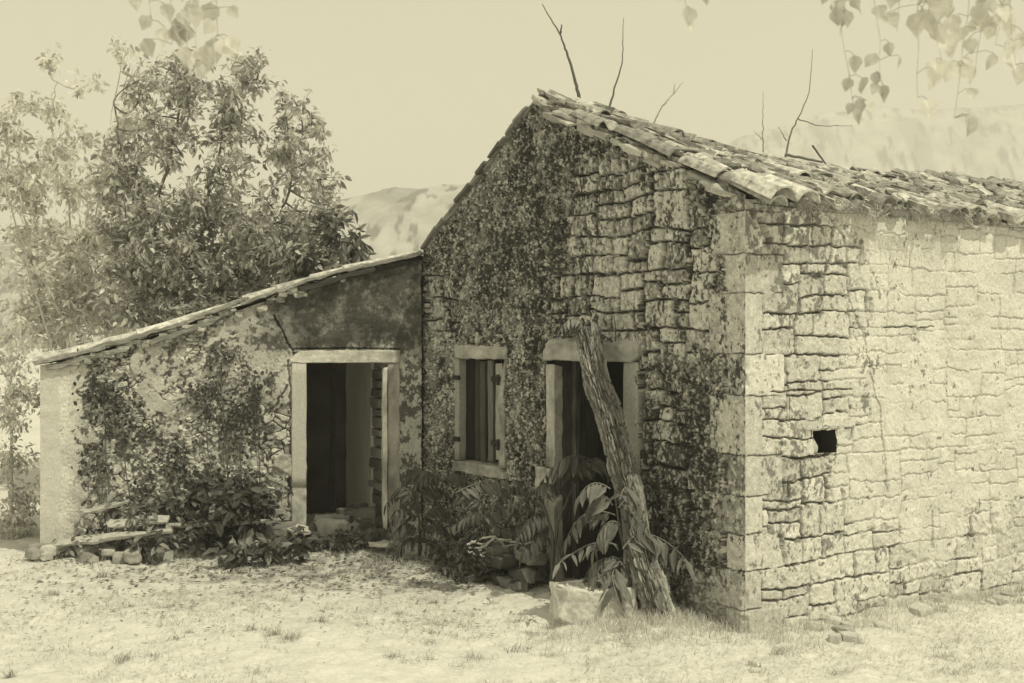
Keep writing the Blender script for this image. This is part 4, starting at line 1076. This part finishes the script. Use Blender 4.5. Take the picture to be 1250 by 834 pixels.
def plank(label, x0, y0, x1, y1, Z, w, tone, k):
    a = P(x0, y0, Z); b = P(x1, y1, Z); d = b - a; L = np.linalg.norm(d); d /= L; n = np.cross(d, np.array([0, -.4, 1.])); n /= np.linalg.norm(n); az = np.cross(d, n); az = az if az[2] > 0 else -az
    V, F = rough_block((a + b) / 2, d, n, az, (L, w * .75, .026), 14, .3, .016, k, 6, 2); mb = MB(); mb.add(V, F, tone * .85)
    return tag(build('old_board', mb, M_PLANK), label, 'board', 'old boards along the shed foot')


plank('lowest long bleached board along the shed foot', 62, 664, 168, 652, 11.1, .16, .55, 1)
plank('pale board sloping up in the middle of the shed foot boards', 92, 628, 158, 612, 11.25, .10, .48, 2)
plank('short thick bleached board above the drooping weed', 132, 640, 205, 634, 11.2, .16, .55, 3)
plank('thin grey board nearest the shed doorway', 205, 642, 330, 636, 11.3, .08, .42, 4)
plank('narrow curved board running into the drooping weed', 120, 657, 215, 648, 11.05, .08, .52, 5)


# bare saplings behind the ridge
def bare(label, Z, paths, r_, tone):
    mb = MB()
    for i, pth in enumerate(paths):
        p = smoothpath([P(x, y, Z) for (x, y) in pth], 26, .004); V, F = tube(p, np.linspace(r_ * (1 if i == 0 else .6), r_ * .22, 26), 5); mb.add(V, F, tone)
    # foot on the ground behind the house
    p0 = P(*paths[0][0], Z); V, F = tube(smoothpath([np.array([p0[0], p0[1], 0]), p0], 6), np.linspace(r_ * 1.6, r_, 6), 6); mb.add(V, F, tone)
    return tag(build('bare_sapling', mb, M_TWIG), label, 'sapling', 'bare saplings behind the ridge')


bare('thickest bare sapling, kinked, rising behind the gable peak', 17.5, [[(708, 125), (703, 100), (692, 65), (684, 42), (662, 5)], [(684, 42), (686, 30)]], .030, .12)
bare('upright thin bare sapling just right of the gable peak', 17.8, [[(742, 140), (750, 110), (760, 75), (761, 22)]], .020, .14)
bare('faint little forked sapling above the middle of the roof', 18.0, [[(798, 150), (808, 130), (822, 115), (834, 100)], [(822, 115), (824, 102)], [(808, 130), (814, 126)]], .013, .34)
bare('single straight thin sapling left of the forked one above the roof', 17.6, [[(932, 190), (931, 150), (932, 112)], [(932, 172), (920, 160)]], .013, .34)
bare('spreading forked sapling with one long side branch above the roof', 17.6, [[(958, 195), (966, 160), (974, 145), (988, 115), (992, 60)], [(974, 145), (1000, 154), (1040, 154)], [(960, 172), (950, 155)]], .017, .2)
stick('dark twig lying loose on the roof tiles', P(992, 178, 12.0), P(1008, 200, 11.8), .012, .10, 'fallen_twig', cat='twig', jit=.004)
stick('long dry branch fallen flat across the roof tiles', P(958, 189, 11.7), P(1004, 198, 11.5), .016, .2, 'fallen_branch', cat='branch', jit=.006)

# overhanging poplar: trunk stands right of the picture, a bough reaches over the view
pop = empty('poplar_tree', (2.75, 2.3, 0), 'overhanging tree with heart shaped leaves hanging into the top of the view', 'tree')
sb = MB(); lb = MB()
tr = smoothpath([(2.75, 2.3, -.05), (2.7, 2.35, 1.6), (2.55, 2.5, 3.0), (2.5, 2.6, 4.8), (2.55, 2.6, 6.2)], 26, .01); V, F = tube(tr, np.linspace(.14, .05, 26), 10); sb.add(V, F, .25)
build('trunk', sb, M_BARK, pop); sb = MB()
bough = smoothpath([(2.55, 2.5, 3.1), (1.9, 2.8, 3.45), (1.0, 3.05, 3.42), (.2, 3.1, 3.40), (-.6, 3.0, 3.36), (-1.1, 2.95, 3.3)], 40, .01); V, F = tube(bough, np.linspace(.05, .012, 40), 7); sb.add(V, F, .25)
def twig_leaves(pts, n_, sz, tn, spread=.05):
    p = smoothpath(pts, 14, .003); V, F = tube(p, np.linspace(.0022, .0009, 14), 4); sb.add(V, F, .55)
    bi = RNG.integers(5, 14, n_); base = p[bi] + RNG.normal(0, spread, (n_, 3)) * np.array([1, .8, .5])
    for q, b in zip(p[bi], base):
        V, F = tube([q, (q + b) / 2 + UP * .006, b], .0009, 3, cap=False); sb.add(V, F, .3)
    td = np.stack([RNG.normal(0, .35, n_), RNG.normal(0, .3, n_), -np.ones(n_)], 1); nr = np.stack([RNG.normal(0, .7, n_), -np.ones(n_), RNG.normal(.2, .3, n_)], 1)
    L = RNG.uniform(.75, 1.2, n_) * sz; add_leaves(lb, base, td, nr, L, L * .85, np.clip(RNG.normal(tn + .22, .1, n_), .3, .85), .06, 'poplar')


def bp(x, y=3.1): return bough[np.argmin(np.abs(bough[:, 0] - x))]
for (x, ye, n_, sz, tn) in ((1040, 115, 11, .055, .40), (1025, 40, 5, .05, .52), (1075, 95, 8, .055, .44), (1120, 115, 7, .075, .48), (1150, 70, 8, .08, .55), (1165, 140, 7, .06, .60), (1190, 90, 7, .06, .62), (1215, 50, 7, .06, .62), (1095, 35, 7, .05, .58), (1240, 75, 6, .06, .64),
                        (210, 50, 5, .06, .40), (240, 62, 6, .075, .40), (266, 40, 5, .075, .48), (185, 20, 6, .06, .58), (225, 85, 3, .05, .55), (838, 8, 3, .065, .5), (1130, 30, 6, .06, .58)):
    n_ = int(n_ * 2.1); sz *= .8; e = P(x, ye + 4, 3.05); s = bp(e[0] + RNG.uniform(-.12, .12)); twig_leaves([s, (s + e) / 2 + np.array([RNG.uniform(-.06, .06), 0, .04]), e], n_, sz, tn, .035)
build('branch', sb, M_TWIG, pop); build('foliage', lb, M_POPLAR, pop)

# ---------------------------------------------------------------- ground cover (uncountable)
def blades(n_, pos, h, tone, lean=.5):
    x, y = pos(n_); z = gz(x, y)
    b = np.stack([x, y, z], 1); a = RNG.uniform(0, 6.28, n_); d = np.stack([np.cos(a) * lean, np.sin(a) * lean, np.ones(n_)], 1) * (h * RNG.uniform(.5, 1.3, n_))[:, None]
    w = np.stack([-np.sin(a), np.cos(a), 0 * a], 1) * .0022
    V = np.stack([b - w, b + w, b + d * .6 + w * .7, b + d * .6 - w * .7, b + d + np.stack([np.cos(a), np.sin(a), -0.4 + 0 * a], 1) * (h * .25)], 1).reshape(-1, 3)
    o = (np.arange(n_) * 5)[:, None]
    return V, [o + np.array([[0, 1, 2, 3]]), o + np.array([[3, 2, 4]])], np.repeat(np.clip(RNG.normal(tone, .08, n_), .1, .7), 5)


mb = MB()
def g_wall(o, d, n, L, w, lo=0.02):
    def f(k):
        q = o + d * RNG.uniform(0, L, k)[:, None] + n * (lo + np.abs(RNG.normal(0, w, k)))[:, None]; return q[:, 0], q[:, 1]
    return f
def g_spot(x, y, s):
    return lambda k: (x + RNG.normal(0, s, k), y + RNG.normal(0, s * .7, k))
mb.add(*blades(2600, g_wall(C0, ED, NE, 5, .22), .07, .55)); mb.add(*blades(2200, g_spot(1.0, 8.35, .35), .07, .58)); mb.add(*blades(900, g_wall(C0, GD, NG, 1.4, .15), .06, .5))
def g_yard(k):
    x = RNG.uniform(-5.2, 5.0, k * 3); y = RNG.uniform(6.8, 11.6, k * 3); keep = fbm(x * 1.3, y * 1.3, 600, 3) > RNG.uniform(.35, .75, k * 3); x = x[keep][:k]; y = y[keep][:k]
    return (x, y)
x, y = g_yard(26000); fx = lambda k: (x[:k], y[:k])
mb.add(*blades(len(x), fx, .028, .56, 1.4))
for k in range(150):
    x0, y0 = RNG.uniform(-5, 4.5), RNG.uniform(7.0, 11.3)
    if (x0 - C0[0]) * NG[0] + (y0 - C0[1]) * NG[1] < .1 and (x0 - C0[0]) * NE[0] + (y0 - C0[1]) * NE[1] < .1: continue
    mb.add(*blades(int(RNG.uniform(12, 60)), g_spot(x0, y0, RNG.uniform(.02, .07)), RNG.uniform(.03, .075), RNG.uniform(.4, .62), .8))
mb.add(*blades(1500, g_wall(S_L, SD, NS, 3.6, .25), .09, .4))
tag(build('grass', mb, M_GRASS, origin=np.zeros(3)), 'short dry pale grass scattered over the yard and along the walls', 'grass', kind='stuff')

mb = MB(); n_ = 6500
x = np.concatenate([RNG.normal(-1.4, 1.5, 3400), RNG.uniform(-5, 4, n_ - 3400)]); y = np.concatenate([RNG.normal(10.7, .65, 3400), RNG.uniform(7.5, 11.5, n_ - 3400)])
ok = ((x - C0[0]) * NG[0] + (y - C0[1]) * NG[1] > .06) & ((x - S_L[0]) * NS[0] + (y - S_L[1]) * NS[1] > .05); x = x[ok]; y = y[ok]; n_ = len(x)
base = np.stack([x, y, gz(x, y) + .012], 1); td = rdir(n_) * np.array([1, 1, .12]); nr = UP + rdir(n_) * .4; L = RNG.uniform(.015, .07, n_) * np.clip((y - 6.2) / 3.5, .4, 1)
add_leaves(mb, base, td, nr, L, L * RNG.uniform(.12, .5, n_), np.clip(RNG.lognormal(math.log(.30), .6, n_), .08, .65) * .6 + .4 * np.clip((11 - y) / 5, 0, 1) * .6, RNG.uniform(-.1, .1))
tag(build('leaf_litter', mb, M_GRASS, origin=np.zeros(3)), 'dead leaves and straw strewn on the ground before the doorways', 'leaf litter', kind='stuff')

# dry straw hanging from the eave tiles
mb = MB()
for k in range(420):
    a = RNG.choice([.45, .62, .95, 1.25, 1.5, 1.75, 2.0, 2.3]) + RNG.normal(0, .08)
    s0 = ridge0 + v3(ED) * a + D_R * (LEN_R - .02) + N_R * RNG.uniform(0, .08)
    d = np.array([RNG.normal(0, .05), RNG.normal(0, .05), -RNG.uniform(.02, .10)]) + v3(NE) * RNG.uniform(.0, .07)
    p = np.array([s0, s0 + d * .5 + v3(NE) * .02, s0 + d]); V, F = tube(p, .0022, 3, cap=False); mb.add(V, F, RNG.uniform(.25, .6))
tag(build('straw', mb, M_GRASS), 'dry straw and weeds hanging from the eave tiles', 'straw', kind='stuff')

# ================================================================= HAZE, SKY, SUN, CAMERA
hz = bpy.data.meshes.new('haze'); bm = bmesh.new(); bmesh.ops.create_cube(bm, size=1.0); bm.to_mesh(hz); bm.free()
ho = bpy.data.objects.new('haze', hz); COL.objects.link(ho); ho.scale = (2600, 2600, 230); ho.location = (0, 0, 230 / 2 - 12); tag(ho, 'pale warm haze lying over the whole valley', 'haze', kind='stuff')
m = bpy.data.materials.new('haze'); m.use_nodes = True; nt = m.node_tree; nt.nodes.clear()
out = nt.nodes.new('ShaderNodeOutputMaterial'); pv = nt.nodes.new('ShaderNodeVolumePrincipled')
pv.inputs['Color'].default_value = (.95, .94, .92, 1); pv.inputs['Density'].default_value = 0.0016; pv.inputs['Anisotropy'].default_value = 0.0
nt.links.new(pv.outputs[0], out.inputs['Volume']); hz.materials.append(m)

EL = 58.0; SX, SY = .75, -.66
w = bpy.data.worlds.new('World'); scene.world = w; w.use_nodes = True; nt = w.node_tree; N = nt.nodes; L = nt.links
bg = N['Background']; bg.inputs['Strength'].default_value = 0.10
sky = N.new('ShaderNodeTexSky'); sky.sky_type = 'NISHITA'; sky.sun_disc = False; sky.sun_elevation = math.radians(EL); sky.sun_rotation = math.atan2(SX, SY)
sky.dust_density = 4.0; sky.air_density = 1.5
bw = N.new('ShaderNodeRGBToBW'); L.new(sky.outputs[0], bw.inputs[0])
pw = N.new('ShaderNodeMath'); pw.operation = 'POWER'; pw.inputs[1].default_value = 0.15; L.new(bw.outputs[0], pw.inputs[0])
sc = N.new('ShaderNodeVectorMath'); sc.operation = 'SCALE'; sc.inputs[0].default_value = tuple(c * 5.0 for c in (1.0, .945, .675)); L.new(pw.outputs[0], sc.inputs['Scale'])
L.new(sc.outputs[0], bg.inputs['Color'])

sl_ = bpy.data.lights.new('sun', 'SUN'); sl_.energy = 3.75; sl_.angle = math.radians(.5); sl_.color = LIGHT
so = bpy.data.objects.new('sun', sl_); COL.objects.link(so)
sv = Vector((SX * math.cos(math.radians(EL)), SY * math.cos(math.radians(EL)), math.sin(math.radians(EL))))
so.rotation_euler = sv.to_track_quat('Z', 'Y').to_euler(); so.location = (0, 0, 30)

cd = bpy.data.cameras.new('camera'); cam = bpy.data.objects.new('camera', cd); COL.objects.link(cam); scene.camera = cam
cam.location = (0, 0, CAM_Z); cam.rotation_euler = (math.radians(90), 0, 0)
cd.sensor_width = 36; cd.lens = F_PX / 1250 * 36; cd.shift_y = (HY - 417) / 1250; cd.clip_end = 6000; cd.clip_start = .05
cd.dof.use_dof = True; cd.dof.focus_distance = 9.8; cd.dof.aperture_fstop = 5.6
scene.render.resolution_x = 1024; scene.render.resolution_y = 683
vs = scene.view_settings; vs.view_transform = 'Standard'; vs.look = 'None'; vs.exposure = 0; vs.gamma = 1; vs.use_curve_mapping = False
scene.cycles.use_denoising = True; scene.cycles.max_bounces = 8; scene.cycles.transparent_max_bounces = 8; scene.cycles.volume_bounces = 1
